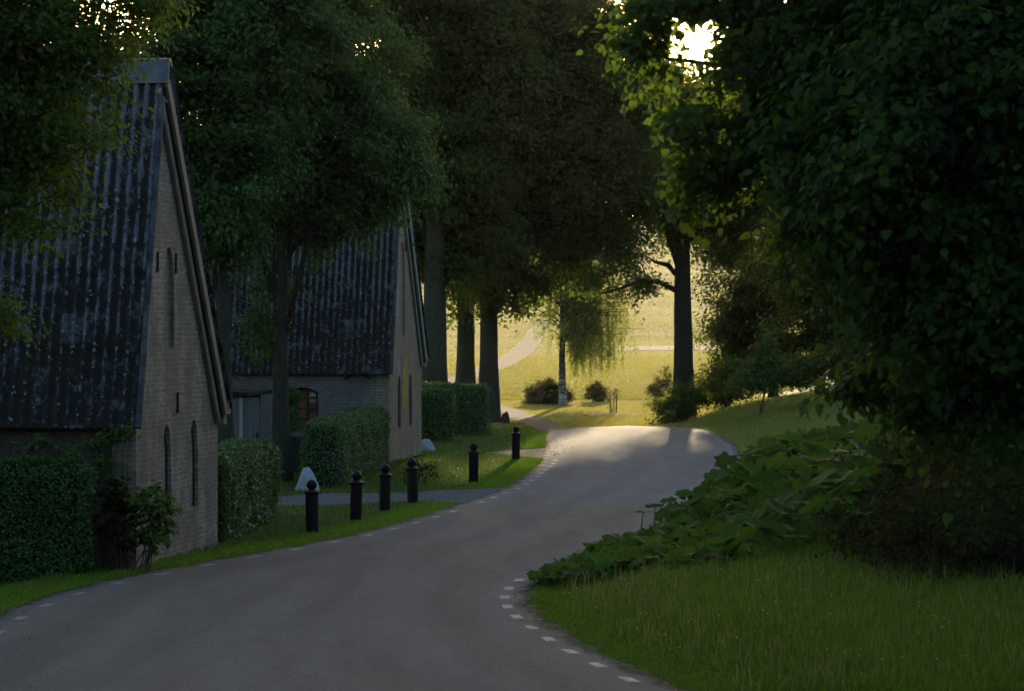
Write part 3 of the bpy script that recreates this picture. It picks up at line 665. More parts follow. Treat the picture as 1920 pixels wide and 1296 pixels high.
hedge('clipped hedge beside the second barn gable, the left one under the old trees', (-3.15, 94.0), (-1.9, 94.6), 1.2, 1.68, 4, 1, .07, 800)
hedge('clipped hedge in front of the bare trunk, the right one under the old trees', (-2.15, 100.0), (-.80, 101.0), 3.0, 1.75, 5, 1, .07, 800)

# ------------------------------------------------------------------ barns
RZ = -math.atan2(.705, 5.5)
def attr_valley(me, vals):
    a = me.attributes.new('valley', 'FLOAT', 'POINT'); a.data.foreach_set('value', np.asarray(vals, np.float32))
def corrugated(name, parent, x0, x1, p0, p1, mat, period=.18, amp=.028, rows=26, seed=1):
    """corrugated sheets from eave p0=(y,z) to ridge p1, between x0 and x1"""
    rng = np.random.default_rng(seed)
    nx = int((x1-x0)/period*10)+1; X = np.linspace(x0, x1, nx); t = np.linspace(0, 1, rows*3)
    p0 = np.array(p0); p1 = np.array(p1); d = p1-p0; L = np.linalg.norm(d); n2 = np.array([-d[1], d[0]])/L
    if n2[1] < 0: n2 = -n2
    w = np.cos(2*np.pi*X/period)
    lap = (np.mod(t*L, 1.25)/1.25)              # overlapping sheets step out at their lower edge
    off = amp*w[None]+.035*(1-lap)[:, None]+.012*np.sin(X*1.7+t[:, None]*5)
    Yc = p0[0]+d[0]*t[:, None]+n2[0]*off; Zc = p0[1]+d[1]*t[:, None]+n2[1]*off
    V = np.stack([np.repeat(X[None], len(t), 0), Yc, Zc], -1).reshape(-1, 3)
    pol = grid_polys(len(t), nx)
    V2 = V.copy(); V2[:, 1] -= n2[0]*.02; V2[:, 2] -= n2[1]*.02
    me = mesh_np(name, np.concatenate([V, V2]), np.concatenate([pol, pol[:, ::-1]+len(V)]), True)
    val = np.repeat((.5-.5*w)[None], len(t), 0).ravel(); attr_valley(me, np.concatenate([val, val]))
    return link(name, me, mat, parent)
def lancet(y0, y1, z0, z1):
    m = (y0+y1)/2; w = (y1-y0); hs = z1-w*1.3
    pts = [(y0, z0), (y1, z0), (y1, hs)]
    for k in range(1, 6):
        a = k/6*math.pi/2; pts.append((m+w/2*math.cos(a)**.8, hs+w*1.3*math.sin(a)))
    pts.append((m, z1))
    for k in range(5, 0, -1):
        a = k/6*math.pi/2; pts.append((m-w/2*math.cos(a)**.8, hs+w*1.3*math.sin(a)))
    pts.append((y0, hs)); return pts
def cut_mesh(mb, cutters):
    o = bpy.data.objects.new('t', mb.mesh('t')); COL.objects.link(o); tmp = []
    for c in cutters:
        q = bpy.data.objects.new('c', c.mesh('c')); COL.objects.link(q); tmp.append(q)
        md = o.modifiers.new('b', 'BOOLEAN'); md.object = q; md.operation = 'DIFFERENCE'; md.solver = 'EXACT'
    bpy.context.view_layer.update()
    me = bpy.data.meshes.new_from_object(o.evaluated_get(bpy.context.evaluated_depsgraph_get()))
    for q in tmp+[o]: bpy.data.objects.remove(q)
    return me

def barn(label, loc, W, L, ze0, ze1, s, zr, wall, front, trim, niches, anchors, seed, window=None):
    root = empty('brick_barn', (loc[0], loc[1], 0), RZ); tag(root, label, 'barn', 'old brick barns beside the road')
    yr = s*W
    mb = MB(); zb = -.4
    poly = [(0, zb), (W, zb), (W, ze1), (yr, zr-.12), (0, ze0)]
    # gable slab, its outer face at x = 0
    slab = MB().prism(poly, 'x', -.38, 0)
    me = cut_mesh(slab, [MB().prism(lancet(*n[:4]), 'x', -n[4], .2) for n in niches])
    link('gable_wall', me, wall, root)
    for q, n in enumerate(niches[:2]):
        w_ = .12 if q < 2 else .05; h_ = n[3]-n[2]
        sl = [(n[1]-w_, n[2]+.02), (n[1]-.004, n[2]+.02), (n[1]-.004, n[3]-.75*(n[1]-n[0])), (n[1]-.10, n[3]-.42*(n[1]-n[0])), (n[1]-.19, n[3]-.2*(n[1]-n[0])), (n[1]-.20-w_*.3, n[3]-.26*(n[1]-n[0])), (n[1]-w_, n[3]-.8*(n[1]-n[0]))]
        MB().prism(sl, 'x', -n[4]+.002, -n[4]+.012).build('jamb_shade', M['wood_dark'], root)  # dark strip painted in for the shade at the niche's far jamb
    side = MB().box(-L, -.383, .0, .35, zb, ze0-.03)
    if window:
        x0, x1, z0, z1 = window
        arch = [(x0, z0), (x1, z0), (x1, z1-.14), ((x0*.25+x1*.75), z1-.03), ((x0+x1)/2, z1), ((x0*.75+x1*.25), z1-.03), (x0, z1-.14)]
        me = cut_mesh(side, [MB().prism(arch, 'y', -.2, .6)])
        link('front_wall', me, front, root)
        w = empty('window', (0, 0, 0)); w.parent = root
        fr = MB(); fw = .07
        n = len(arch); cx = (x0+x1)/2; cz = (z0+z1)/2
        inner = [(cx+(p[0]-cx)*(1-2*fw/(x1-x0)), cz+(p[1]-cz)*(1-2*fw/(z1-z0))) for p in arch]
        vs = [(p[0], .12, p[1]) for p in arch]+[(p[0], .12, p[1]) for p in inner]+[(p[0], .18, p[1]) for p in arch]+[(p[0], .18, p[1]) for p in inner]
        fs = []
        for i in range(n):
            j = (i+1) % n; fs += [(i, j, n+j, n+i), (2*n+i, 3*n+i, 3*n+j, 2*n+j), (n+i, n+j, 3*n+j, 3*n+i)]
        fr.add(vs, fs)
        for k in (1, 2): xx = x0+(x1-x0)*k/3; fr.box(xx-.022, xx+.022, .123, .177, z0+.06, z1-.07)
        for k in (1, 2, 3): zz = z0+(z1-z0)*k/4; fr.box(x0+.06, x1-.06, .126, .174, zz-.02, zz+.02)
        fr.build('frame', M['frame'], w)
        MB().box(x0+.05, x1-.05, .148, .152, z0+.05, z1-.10).build('pane', M['glass'], w)
        MB().box(x0+.03, x1-.03, .19, .21, z0+.02, z1-.05).build('pane_backing', M['curtain'], w)
        MB().box(x1-.29, x1-.10, .183, .188, z1-.42, z1-.15).build('pane_reflection', M['pane_backing'], w)  # cream panel stands in for the bright reflection in the pane
    else:
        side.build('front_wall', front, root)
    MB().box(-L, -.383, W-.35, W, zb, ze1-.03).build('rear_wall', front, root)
    # roof slopes
    ov = .12
    e0 = np.array([0, ze0]); e1 = np.array([yr, zr]); d = (e1-e0)/np.linalg.norm(e1-e0)
    f1 = np.array([W, ze1]); g = (e1-f1)/np.linalg.norm(e1-f1)
    a0 = e0-d*.22+np.array([-.09, 0]); b0 = f1-g*.30+np.array([.06, 0])
    corrugated('roof_slope', root, -L, ov, a0, (yr-.03, zr+.02), M['roof'], seed=seed)
    corrugated('roof_slope', root, -L, ov+.08, b0, (yr+.03, zr+.02), M['roof'], seed=seed+5)
    cap = MB().prism([(yr-.15, zr-.24), (yr-.05, zr+.16), (yr+.05, zr+.18), (yr+.30, zr-.14), (yr+.28, zr-.18), (yr+.03, zr+.12), (yr-.02, zr+.11), (yr-.12, zr-.24)], 'x', -L, ov+.05)
    cap.build('ridge_cap', M['sheet_cap'], root)
    # flashing along the near verge and boards along the far verge
    fl = MB(); n2 = np.array([-d[1], d[0]])
    q0 = a0+n2*.085; q1 = np.array([yr, zr])-d*.5+n2*.085
    fl.bar((ov-.03, *q0), (ov-.03, *q1), .09, .03, (0, n2[0], n2[1]))
    fl.build('verge_flashing', M['verge'], root)
    m2 = np.array([g[1], -g[0]]);
    if m2[1] > 0: m2 = -m2                    # pointing down, away from the slope
    for off, wd, th, xx, mt, nm in ((.17, .20, .05, .135, trim, 'verge_board'), (.40, .16, .06, .045, trim, 'verge_board'), (.29, .06, .10, .055, M['wood_dark'], 'verge_batten')):
        s0 = b0+g*.10+m2*off; s1 = e1+m2*off*1.0-g*.15
        MB().bar((xx, *s0), (xx, *s1), th, wd, (0, -m2[0], -m2[1])).build(nm, mt, root)
    # boarded foot of the far verge and eaves timbers
    MB().box(-.2, .16, W+.002, W+.30, ze1-.30, ze1-.10).box(-.1, .12, W+.002, W+.18, ze1-.48, ze1-.30).build('eaves_corbel', trim, root)
    MB().box(-L, -.02, -.30 if False else -.10, -.003, ze0-.16, ze0-.02).build('eaves_beam', M['wood_dark'], root)
    for (y, z, h) in anchors:
        MB().box(.002, .03, y-.02, y+.02, z-h/2, z+h/2).box(.004, .034, y-.06, y+.06, z-h/2-.02, z-h/2+.03).build('wall_anchor', M['anchor'], root)
    return root
W1 = math.hypot(.705, 5.5)
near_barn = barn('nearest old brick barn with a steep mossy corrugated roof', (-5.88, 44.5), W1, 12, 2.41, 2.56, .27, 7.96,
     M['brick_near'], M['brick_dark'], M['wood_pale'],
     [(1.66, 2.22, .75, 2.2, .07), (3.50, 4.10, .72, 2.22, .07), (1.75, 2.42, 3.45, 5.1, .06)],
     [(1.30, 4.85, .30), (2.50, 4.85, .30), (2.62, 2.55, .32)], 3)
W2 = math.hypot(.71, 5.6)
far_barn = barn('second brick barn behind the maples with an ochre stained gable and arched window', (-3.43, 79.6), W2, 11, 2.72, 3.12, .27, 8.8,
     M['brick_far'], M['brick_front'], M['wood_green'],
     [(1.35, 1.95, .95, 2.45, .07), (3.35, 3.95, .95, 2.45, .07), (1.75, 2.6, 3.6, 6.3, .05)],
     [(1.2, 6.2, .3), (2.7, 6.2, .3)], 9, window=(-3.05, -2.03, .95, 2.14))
# trussed timber bracket on the front of the second barn
MB().bar((-.55, -.05, 2.38), (-.90, -.05, 2.62), .07, .07).bar((-1.25, -.05, 2.38), (-.90, -.05, 2.62), .07, .07).bar((-1.45, -.055, 2.66), (-.25, -.055, 2.66), .06, .05).build('timber_bracket', M['wood_dark'], far_barn)
# ochre plaster patch between the lancets
st = NT('ochre plaster'); o_ = st.obj(); nn_ = st.noise(o_, 3, 5)
M['ochre'] = st.done(st.bsdf(st.ramp(nn_, [(.3, (.30, .17, .05)), (.7, (.42, .27, .10))]), .9, .1, st.bump(nn_, .4, .01)))
patch = [(2.15, 1.55), (2.5, 1.42), (2.95, 1.6), (3.12, 2.1), (3.05, 2.75), (2.75, 3.0), (2.35, 2.9), (2.12, 2.3)]
MB().prism(patch, 'x', .001, .012).build('plaster_patch', M['ochre'], far_barn)

# small brick shed with a pale door between the barns
shed = empty('brick_shed', (-7.45, 74.2, 0), RZ); tag(shed, 'small brick shed with a pale door half hidden between the two slim trunks', 'shed')
MB().box(-2.2, .34, 0, .25, -.1, 2.02).box(.10, .345, .253, 2.6, -.1, 2.02).build('wall', M['brick_pale'], shed)
MB().box(-2.4, .62, -.12, 2.8, 2.025, 2.13).build('roof', M['wood_dark'], shed)
MB().box(.347, .44, -.02, .06, -.1, 2.0).build('post', M['white_wood'], shed)
dr = MB()
for k in range(5): dr.box(.445+k*.082, .445+k*.082+.078, .02, .06, .02, 1.98)
dd = dr.build('door', M['door'], shed)
MB().box(.80, .84, -.02, .018, .95, 1.08).build('handle', M['iron'], dd)

# ------------------------------------------------------------------ bollards, stones, bin, stump
def make_bollard():
    root = empty('bollard')
    post = MB().lathe([(.118, -.05), (.118, .02), (.120, .30), (.120, .70), (.124, .72)], 12).build('post', M['iron'], root)
    MB().lathe([(.125, .721), (.145, .735), (.145, .765), (.118, .785), (.075, .795), (.065, .806)], 24).build('collar', M['iron'], root, True)
    prof = [(.062, .807)]+[(.098*math.sin(a), .892-.098*math.cos(a)) for a in np.linspace(.68, math.pi-.02, 14)]
    MB().lathe(prof, 24).build('ball', M['iron'], root, True)
    return root
bol = [(586, 1000, 'black ball-topped bollard nearest the camera, in front of the white stone'),
       (667, 978, 'black ball-topped bollard, second from the left, before the square hedge block'),
       (721, 960, 'black ball-topped bollard, third from the left, by the foot of the far gable'),
       (774, 945, 'black ball-topped bollard, fourth from the left, at the driveway edge'),
       (888, 906, 'black ball-topped bollard alone in the middle of the lawn past the driveway'),
       (967, 863, 'black ball-topped bollard farthest away, before the sunlit lawn')]
proto = make_bollard()
for i, (px, py, lb) in enumerate(bol):
    Y = 19893.0/(py-620)
    if i == 0: r = proto
    else:
        r = proto.copy(); COL.objects.link(r)
        for ch in proto.children:
            c = ch.copy(); COL.objects.link(c); c.parent = r
    r.location = ((px-960)/F*Y, Y, zf((px-960)/F*Y, Y)); r.rotation_euler = (random.uniform(-.03, .03), random.uniform(-.04, .04), i*.7)
    tag(r, lb, 'bollard', 'black bollards along the left verge')

def boulder(name, label, loc, r, h, seed, mat, point=0.0, cat='stone'):
    rng = np.random.default_rng(seed); me = bpy.data.meshes.new(name)
    import bmesh
    bm = bmesh.new(); bmesh.ops.create_icosphere(bm, subdivisions=3, radius=1)
    jit = rng.normal(size=(len(bm.verts), 3))*.035
    for v in bm.verts:
        d = np.array(v.co)+jit[v.index]; k = 1+.10*math.sin(2.3*d[0]+seed)*math.sin(2.9*d[1]+1)+.06*math.sin(5*d[2]+3*d[0])
        z = d[2]; taper = 1-point*max(0, z)**1.2
        v.co = (d[0]*r[0]*k*taper+.12*r[0]*point*z, d[1]*r[1]*k*taper, (max(z, -.35)*h*k))
    bm.to_mesh(me); bm.free()
    o = link(name, me, mat); o.location = (loc[0], loc[1], zf(*loc)+.02); return tag(o, label, cat)
boulder('white_stone', 'pointed white stone behind the nearest bollard', (-4.72, 65.9), (.29, .2), .54, 3, M['stone'], .5)
boulder('white_stone', 'low rounded white stone at the corner of the second barn gable', (-2.64, 87.2), (.27, .22), .40, 5, M['stone'], .35)
boulder('tree_stump', 'small dark stump beside the path behind the farthest bollard', (-.28, 117), (.22, .2), .5, 7, M['stump'], .2, 'stump')
b = empty('wheelie_bin', (-5.52, 74.5, zf(-5.5, 74.5))); tag(b, 'dark wheeled bin beside the maple trunk below the barn window', 'bin')
MB().add([(-.22,-.25,.06),(.22,-.25,.06),(.22,.25,.06),(-.22,.25,.06),(-.29,-.33,.95),(.29,-.33,.95),(.29,.33,.95),(-.29,.33,.95)], [(0,3,2,1),(4,5,6,7),(0,1,5,4),(1,2,6,5),(2,3,7,6),(3,0,4,7)]).build('body', M['bin'], b)
MB().prism([(-.36, .955), (.35, .955), (.33, 1.0), (.0, 1.05), (-.34, .99)], 'x', -.30, .30).build('lid', M['bin'], b)
for sx_ in (-.2, .2):
    w = MB().lathe([(.09, -.03), (.09, .03)], 16).build('wheel', M['iron'], b); w.location = (sx_*1.25, .27, .09); w.rotation_euler = (0, math.pi/2, 0)
# young tree with stakes on the lawn
sp = shrub('sapling', 'thin young tree tied to two stakes on the far lawn', (5.2, 146), PB([(1150, 738, 146, 16, 13, .4), (1142, 752, 146, 8, 8, .2)]), M['leaf_bush'], 40, 26, .14, .08, 81, cat='sapling', stems=7)
for dx in (-.16, .16): MB().bar((dx, 0, -.1), (dx, 0, .95), .06, .06, (0, 1, 0)).build('stake', M['twig'], sp)

# ------------------------------------------------------------------ grass
def in_poly_ribbon(X, Y, lo, hi):
    lo = np.array(lo)[::-1]; hi = np.array(hi)[::-1]
    m = (X > min(lo[0, 0], hi[0, 0])) & (X < max(lo[-1, 0], hi[-1, 0]))
    return m & (Y > np.interp(X, lo[:, 0], lo[:, 1])-.05) & (Y < np.interp(X, hi[:, 0], hi[:, 1])+.05)
def on_path(X, Y):
    a = np.array(PATH_L); b = np.array(PATH_R)
    m = np.zeros(len(X), bool)
    for i in range(len(a)-1):
        q = [a[i], b[i], b[i+1], a[i+1]]; ins = np.ones(len(X), bool); s = None
        for k in range(4):
            p, r = q[k], q[(k+1) % 4]; cr = (r[0]-p[0])*(Y-p[1])-(r[1]-p[1])*(X-p[0])
            ins &= cr > -.05*np.hypot(*(r-p))
        m |= ins
    return m
def free(X, Y):
    l, r = road_edges(Y)
    rd = (X > l+.02) & (X < r-.02) & (Y < 112.2)
    sp_ = (Y > 82.2+(1.1-X)*2.2) & (Y < 91-(1.35-X)*1.8) & (X > -.8) & (X < 1.5)
    ft = (X > 1.5) & (X < 7.2) & (Y > 137.7+(X-1.6)*.95) & (Y < 141+(X-1.6)*.6)
    return ~(rd | in_poly_ribbon(X, Y, DRV_LO, DRV_HI) | on_path(X, Y) | sp_ | ft)
BW = [np.array([-.5, 0]), np.array([.5, 0]), np.array([0, 1])]
def grass(name, label, X, Y, h, w, lean, mat, seed, sink=.01):
    rng = np.random.default_rng(seed); k = free(X, Y); X, Y = X[k], Y[k]; n = len(X)
    h = (h[k] if isinstance(h, np.ndarray) else h)*rng.uniform(.5, 1.25, n); w = (w[k] if isinstance(w, np.ndarray) else w)*rng.uniform(.7, 1.3, n)
    Z = zt(X, Y)-sink; a = rng.uniform(0, 6.283, n); la = rng.uniform(0, 6.283, n); lr = h*lean*rng.random(n)
    c, s = np.cos(a)*w/2, np.sin(a)*w/2
    mx, my = X+np.cos(la)*lr*.35, Y+np.sin(la)*lr*.35
    V = np.stack([np.stack([X-c, Y-s, Z], 1), np.stack([X+c, Y+s, Z], 1), np.stack([mx+c*.7, my+s*.7, Z+h*.6], 1), np.stack([mx-c*.7, my-s*.7, Z+h*.6], 1),
                  np.stack([X+np.cos(la)*lr, Y+np.sin(la)*lr, Z+h*(1-.25*lean)], 1)], 1)
    off = (np.arange(n)*5)[:, None]
    me = mesh_np(name, V.reshape(-1, 3), [off+np.array([[0, 1, 2, 3]]), off+np.array([[3, 2, 4]])])
    return tag(link(name, me, mat), label, 'grass', kind='stuff')
def rnd(n, x0, x1, y0, y1): return RNG.uniform(x0, x1, n), RNG.uniform(y0, y1, n)
# bright strip of mown verge on the left
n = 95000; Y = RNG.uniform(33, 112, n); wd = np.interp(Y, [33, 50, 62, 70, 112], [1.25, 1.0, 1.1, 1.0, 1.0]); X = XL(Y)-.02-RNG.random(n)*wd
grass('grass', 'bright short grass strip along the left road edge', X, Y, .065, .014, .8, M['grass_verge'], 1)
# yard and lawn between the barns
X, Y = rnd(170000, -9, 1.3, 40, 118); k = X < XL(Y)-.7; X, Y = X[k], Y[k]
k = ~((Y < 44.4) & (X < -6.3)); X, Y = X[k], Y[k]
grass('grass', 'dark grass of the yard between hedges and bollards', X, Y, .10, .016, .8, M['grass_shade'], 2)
# near right
X, Y = rnd(230000, 0, 6.5, 27.5, 46); k = X > XR(Y)+.04+.10*np.sin(Y*5.1)*np.sin(Y*2.3)+.06*RNG.random(len(X)); X, Y = X[k], Y[k]; d = X-XR(Y)
grass('grass', 'long dark grass in the lower right corner beside the road', X, Y, .05+.20*smoothstep(.2, 2.2, d)*(.5+.9*RNG.random(len(X))**2), .013, 1.0, M['grass_right'], 3)
# bank beyond the butterbur
X, Y = rnd(210000, 4.5, 19, 62, 118); k = X > XR(Y)-.03; X, Y = X[k], Y[k]; d = X-XR(Y)
grass('grass', 'tall pale grass on the bank right of the bend', X, Y, .08+.32*smoothstep(.3, 2.5, d), .018, 1.1, M['grass_bank'], 4)
# far lawn and meadow
X, Y = rnd(150000, -6, 13, 108, 176); grass('grass', 'sunlit lawn around the birch', X, Y, .09, .022, .7, M['grass_lawn'], 5)
Y = 174+(RNG.random(560000)**1.25)*620; X = Y*RNG.uniform(-.05, .105, 560000)
k = ~((Y > 281+(X-8)*.3) & (Y < 296+(X-8)*.3) & (X > 5)); X, Y = X[k], Y[k]
rowv = .85+.3*(np.sin(Y*.16+X*.02) > .3)*(Y > 290)
k = Y > 262; XF, YF, RF = X[~k], Y[~k], rowv[~k]
grass('grass', 'green pasture between the lawn and the sandy track', XF, YF, .15, .04, .7, M['grass_lawn'], 7)
X, Y, rowv = X[k], Y[k], rowv[k]
grass('grass', 'golden meadow grass on the rising hillside', X, Y, (.13+Y*.0001)*rowv, .028+Y*.00006, .7, M['grass_field'], 6)

X, Y = rnd(9000, .3, 6.5, 28.5, 44); k = X > XR(Y)+.35+RNG.random(len(X)); X, Y = X[k], Y[k]
grass('grass_stalks', 'thin pale seed stalks standing above the near grass', X, Y, .22+.22*RNG.random(len(X)), .010, .6, M['grass_stalk'], 9)
# small white flowers in the near grass
X, Y = rnd(130, .6, 6.0, 29, 45); k = X > XR(Y)+.35; X, Y = X[k], Y[k]; n = len(X)
C = np.stack([X, Y, zt(X, Y)+RNG.uniform(.15, .32, n)], 1)
fl = np.repeat(C, 5, 0); an = np.tile(np.arange(5)*2*np.pi/5, n); T = np.stack([np.cos(an), np.sin(an), np.full(5*n, .25)], 1)
N = unit(np.stack([-np.cos(an)*.25, np.sin(an)*-.25, np.ones(5*n)], 1)+np.array([0, -.9, 0]))
tag(link('wildflowers', leaf_mesh('wildflowers', fl, N, unit(T), np.full(5*n, .009)), M['petal']), 'tiny white flowers scattered through the near grass', 'flowers', kind='stuff')

# ------------------------------------------------------------------ butterbur
def bb_leaf(rng, c, r, tilt, az):
    """round lobed leaf, cupped, as a fan of two rings"""
    k = 24; an = np.linspace(.22, 2*np.pi-.22, k)
    rim = r*(.90+.09*np.cos(an*7+rng.random()*6)+.05*rng.normal(size=k))*(1-.20*np.cos(an)*0); cup = rng.uniform(.05, .22)
    x = np.cos(an); y = np.sin(an)
    wav = .05*r*np.sin(an*5+rng.random()*6)
    R2 = np.stack([x*rim, y*rim, cup*rim*.9+wav-.10*r*np.maximum(0, -x)], 1); R1 = np.stack([x*rim*.55, y*rim*.55, cup*rim*.35+wav*.3], 1)
    V = np.concatenate([[[0, 0, 0]], R1, R2])
    ca, sa = math.cos(tilt), math.sin(tilt); V = np.stack([V[:, 0]*ca+V[:, 2]*sa, V[:, 1], -V[:, 0]*sa+V[:, 2]*ca], 1)
    cz, sz = math.cos(az), math.sin(az); V = np.stack([V[:, 0]*cz-V[:, 1]*sz, V[:, 0]*sz+V[:, 1]*cz, V[:, 2]], 1)
    i = np.arange(k-1)
    tri = np.stack([np.zeros(k-1, int), 1+i, 2+i], 1); quad = np.stack([1+i, 1+k+i, 2+k+i, 2+i], 1)
    return V+c, tri, quad
def butterbur(name, label, pts, rr, seed, stuff=True, stalks=True, cat='butterbur'):
    rng = np.random.default_rng(seed); Vs = []; Ts = []; Qs = []; o = 0; mb = MB()
    for (x, y, hgt) in pts:
        z = zf(x, y); c = np.array([x+rng.normal()*.05, y+rng.normal()*.05, z+hgt])
        r = rng.uniform(*rr); V, t, q = bb_leaf(rng, c, r, rng.uniform(.0, 1.1), rng.uniform(-4.2, 1.0))
        Vs.append(V); Ts.append(t+o); Qs.append(q+o); o += len(V)
        if stalks: mb.tube([(x+rng.normal()*.06, y+rng.normal()*.06, z-.03), (c[0]*.5+x*.5, c[1]*.5+y*.5, z+hgt*.55), tuple(c)], [.014, .012, .009], 5)
    me = mesh_np(name, np.concatenate(Vs), [np.concatenate(Ts), np.concatenate(Qs)], True)
    if stuff:
        b0 = MB(); o1 = tag(link(name, me, M['leaf_butter']), label, cat, kind='stuff')
        return o1
    root = empty(name, (0, 0, 0)); x, y, h = pts[0]; O = Vector((x, y, zf(x, y))); root.location = O; tag(root, label, cat, 'butterbur plants standing clear of the patch')
    me.transform(Matrix.Translation(-O)); s = mb.mesh('stalk', True); s.transform(Matrix.Translation(-O))
    link('leaves', me, M['leaf_butter'], root); link('stalk', s, M['stalk'], root)
    return root
# low carpet next to the road, then the tall mound climbing the bank
rng = np.random.default_rng(90); pts = []
while len(pts) < 430:
    y = rng.uniform(41.3, 49.5); x = float(XR(y))+.05+rng.uniform(0, 1)**1.1*2.9
    hgt = .10+.16*min(1, (x-float(XR(y)))/1.2)*rng.uniform(.7, 1.3)
    pts.append((x, y, hgt))
butterbur('butterbur_carpet', 'low carpet of butterbur leaves at the inside edge of the bend', pts, (.11, .23), 91)
pts = []
while len(pts) < 1250:
    y = 41.2+19*rng.random()**.85; e = float(XR(y)); x = e+rng.uniform(.0, 7.0)
    d = x-e
    if d < np.interp(y, [41, 46, 50, 52], [2.7, 2.7, 1.7, .45]): continue
    if d > np.interp(y, [41, 48, 56], [4.8, 5.6, 7.5]): continue
    hgt = (.22+.85*min(1, (d-np.interp(y, [41, 46, 50, 52], [2.6, 2.5, 1.4, .3]))/1.8))*rng.uniform(.35, 1.3)*np.interp(y, [50, 60], [1.1, .8])
    pts.append((x, y, hgt))
butterbur('butterbur_mound', 'tall mound of large butterbur leaves on the bank right of the road', pts, (.14, .29), 92)
for (px, py, Y, r, lb, sd) in ((1200, 962, 50.0, (.17, .20), 'pair of jagged butterbur leaves on thin stalks against the road', 1), (1255, 940, 51.5, (.17, .21), 'tall butterbur leaf on a bare stalk beside the mound against the road', 2), (1290, 928, 52.5, (.19, .22), 'butterbur leaf drooping at the left edge of the mound', 3)):
    c = P(px, py, Y); h = c[2]-zf(c[0], Y)
    ps = [(c[0], Y, h)] + ([(c[0]+.26, Y+.1, h+.10)] if sd == 1 else []) + ([(c[0]+.12, Y, h*.45)] if sd == 2 else [])
    butterbur('butterbur_plant', lb, ps, r, 93+sd, stuff=False)
# dark undergrowth under the near lime
ug = ((5.7, 39.2), (6.3, 37.6), (6.9, 38.6), (5.6, 41), (6.4, 42), (7.2, 41), (6.0, 44.5), (6.9, 46), (7.6, 44), (6.6, 49), (7.6, 48), (8.4, 50), (8.2, 53), (9.2, 52), (9.4, 56), (10.2, 58), (8.2, 56), (10.6, 61))
cc = [((x, y, zf(x, y)+.30+.06*(x-4)+.02*(y-38)), (.85, 1.1, .50+.04*(x-4)+.018*(y-38))) for x, y in ug]
me, _ = crown_mesh('undergrowth', cc, 16, 70, .34, .07, np.random.default_rng(95), 'lime', .5, .2, .5, .9)
tag(link('undergrowth', me, M['under']), 'dark tangled undergrowth below the near lime branches', 'undergrowth', kind='stuff')
X, Y = rnd(15000, 3.2, 9.5, 37, 56); k = (X > XR(Y)+4.2+RNG.random(15000)*1.5); X, Y = X[k], Y[k]
grass('dry_grass', 'brown dry grass stalks tangled through the undergrowth', X, Y, .40+.6*RNG.random(len(X)), .010, 1.6, M['grass_dry'], 8)
# dry umbels at the edge of the mound
def dry_plant(name, label, base, seed):
    rng = np.random.default_rng(seed); x, y = base; z = zf(x, y); root = empty(name, (x, y, z)); tag(root, label, 'dry plant', 'dry brown plants at the edge of the mound')
    mb = MB(); C = []
    for i in range(16):
        h = rng.uniform(.6, 1.15); d = rng.normal(size=2)*.28; tip = np.array([d[0], d[1], h]); mb.tube([(d[0]*.15, d[1]*.15, -.05), (d[0]*.5, d[1]*.5, h*.6), tuple(tip)], [.010, .007, .004], 5)
        for j in range(9):
            q = tip+np.array([rng.normal()*.07, rng.normal()*.07, rng.uniform(.0, .06)]); mb.tube([tuple(tip), tuple(q)], [.004, .002], 3)
            C.append(q+rng.normal(size=(9, 3))*.016)
    C = np.concatenate(C); n = len(C)
    mb.build('stalks', M['twig'], root)
    link('seed_heads', leaf_mesh('seed_heads', C, unit(rng.normal(size=(n, 3))+np.array([0, -.4, .5])), unit(rng.normal(size=(n, 3))), rng.uniform(.02, .045, n)), M['leaf_dry'], root)
c = P(1560, 1000, 47); dry_plant('dry_plant', 'dry brown seed heads standing in front of the butterbur mound', (c[0], 47), 1)
c = P(1610, 1010, 47.5); dry_plant('dry_plant', 'smaller dry golden stalks right of the brown seed heads', (c[0], 47.5), 2)
# fallen leaves at the road edge by the side path
X, Y = rnd(420, .9, 2.3, 84, 97); k = RNG.random(420) < np.exp(-(X-1.2)**2/.35); X, Y = X[k], Y[k]; n = len(X)
e1 = RNG.uniform(32, 60, 150); e2 = RNG.uniform(29, 42, 90)
X = np.concatenate([X, XL(e1)+.05+RNG.exponential(.16, 150), XR(e2)-.05-RNG.exponential(.18, 90)]); Y = np.concatenate([Y, e1, e2]); n = len(X)
C = np.stack([X, Y, np.full(n, .045)], 1)
tag(link('leaf_litter', leaf_mesh('leaf_litter', C, unit(RNG.normal(size=(n, 3))*.15+np.array([0, 0, 1])), unit(RNG.normal(size=(n, 3))), RNG.uniform(.04, .08, n)), M['leaf_dry']), 'brown fallen leaves scattered along the road edges, thickest by the far lawn', 'leaf litter', kind='stuff')

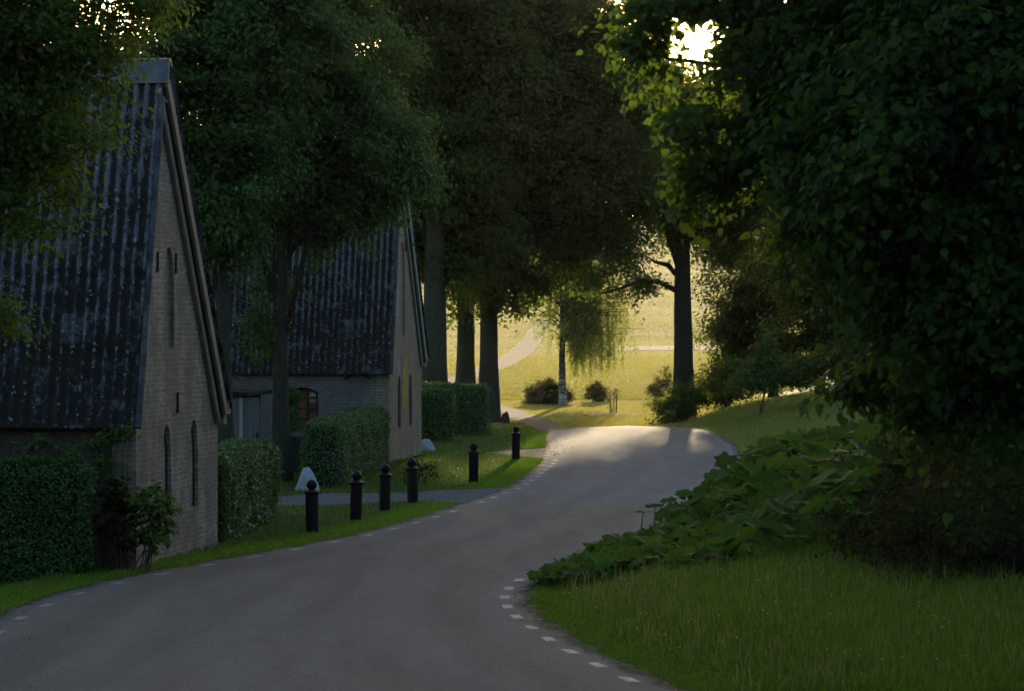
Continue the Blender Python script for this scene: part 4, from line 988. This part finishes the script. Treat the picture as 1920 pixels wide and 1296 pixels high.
# ------------------------------------------------------------------ haze
HAZE = .00004
if HAZE:
    hm = bpy.data.materials.new('evening haze'); hm.use_nodes = True; nt = hm.node_tree; nt.nodes.clear()
    ou = nt.nodes.new('ShaderNodeOutputMaterial'); pv = nt.nodes.new('ShaderNodeVolumePrincipled')
    pv.inputs['Color'].default_value = (.97, .92, .84, 1); pv.inputs['Density'].default_value = HAZE; pv.inputs['Anisotropy'].default_value = .65
    nt.links.new(pv.outputs[0], ou.inputs['Volume'])
    tag(MB().box(-300, 360, -230, 1760, -2.6, 75).build('haze', hm), 'thin golden evening haze over the meadow', 'haze', kind='stuff')

# ------------------------------------------------------------------ light, sky, camera
EL, AZ = math.radians(5.83), math.radians(3.75)
w = bpy.data.worlds.new('World'); SC.world = w; w.use_nodes = True; nt = w.node_tree; nt.nodes.clear()
sk = nt.nodes.new('ShaderNodeTexSky'); sk.sky_type = 'NISHITA'; sk.sun_disc = False
sk.sun_elevation = EL; sk.sun_rotation = AZ; sk.air_density = 1.0; sk.dust_density = 1.8; sk.ozone_density = 1.6
bg = nt.nodes.new('ShaderNodeBackground'); bg.inputs['Strength'].default_value = .15
ow = nt.nodes.new('ShaderNodeOutputWorld'); nt.links.new(sk.outputs[0], bg.inputs[0]); nt.links.new(bg.outputs[0], ow.inputs[0])
sd = bpy.data.lights.new('sun', 'SUN'); sd.energy = 3.0; sd.angle = math.radians(.5); sd.color = (1.0, .775, .48)
so = bpy.data.objects.new('sun', sd); COL.objects.link(so)
dv = Vector((math.sin(AZ)*math.cos(EL), math.cos(AZ)*math.cos(EL), math.sin(EL)))
so.rotation_euler = dv.to_track_quat('Z', 'Y').to_euler(); so.location = dv*60

cd = bpy.data.cameras.new('camera'); cam = bpy.data.objects.new('camera', cd); COL.objects.link(cam)
cam.location = (0, 0, HC); cam.rotation_euler = (math.pi/2, 0, 0)
cd.sensor_width = 36; cd.lens = F/1920*36; cd.shift_y = (HOR-648)/1920*1.0*-1*-1
cd.dof.use_dof = True; cd.dof.focus_distance = 54; cd.dof.aperture_fstop = 4.0; cd.clip_start = .5; cd.clip_end = 4000
SC.camera = cam
SC.view_settings.view_transform = 'Standard'; SC.view_settings.look = 'None'; SC.view_settings.gamma = 1
SC.view_settings.exposure = 1.9
SC.render.engine = 'CYCLES'
cy = SC.cycles
cy.use_denoising = True; cy.denoiser = 'OPENIMAGEDENOISE'
cy.max_bounces = 6; cy.diffuse_bounces = 3; cy.glossy_bounces = 2; cy.transmission_bounces = 4; cy.volume_bounces = 0
cy.sample_clamp_indirect = 4
cy.volume_step_rate = 4
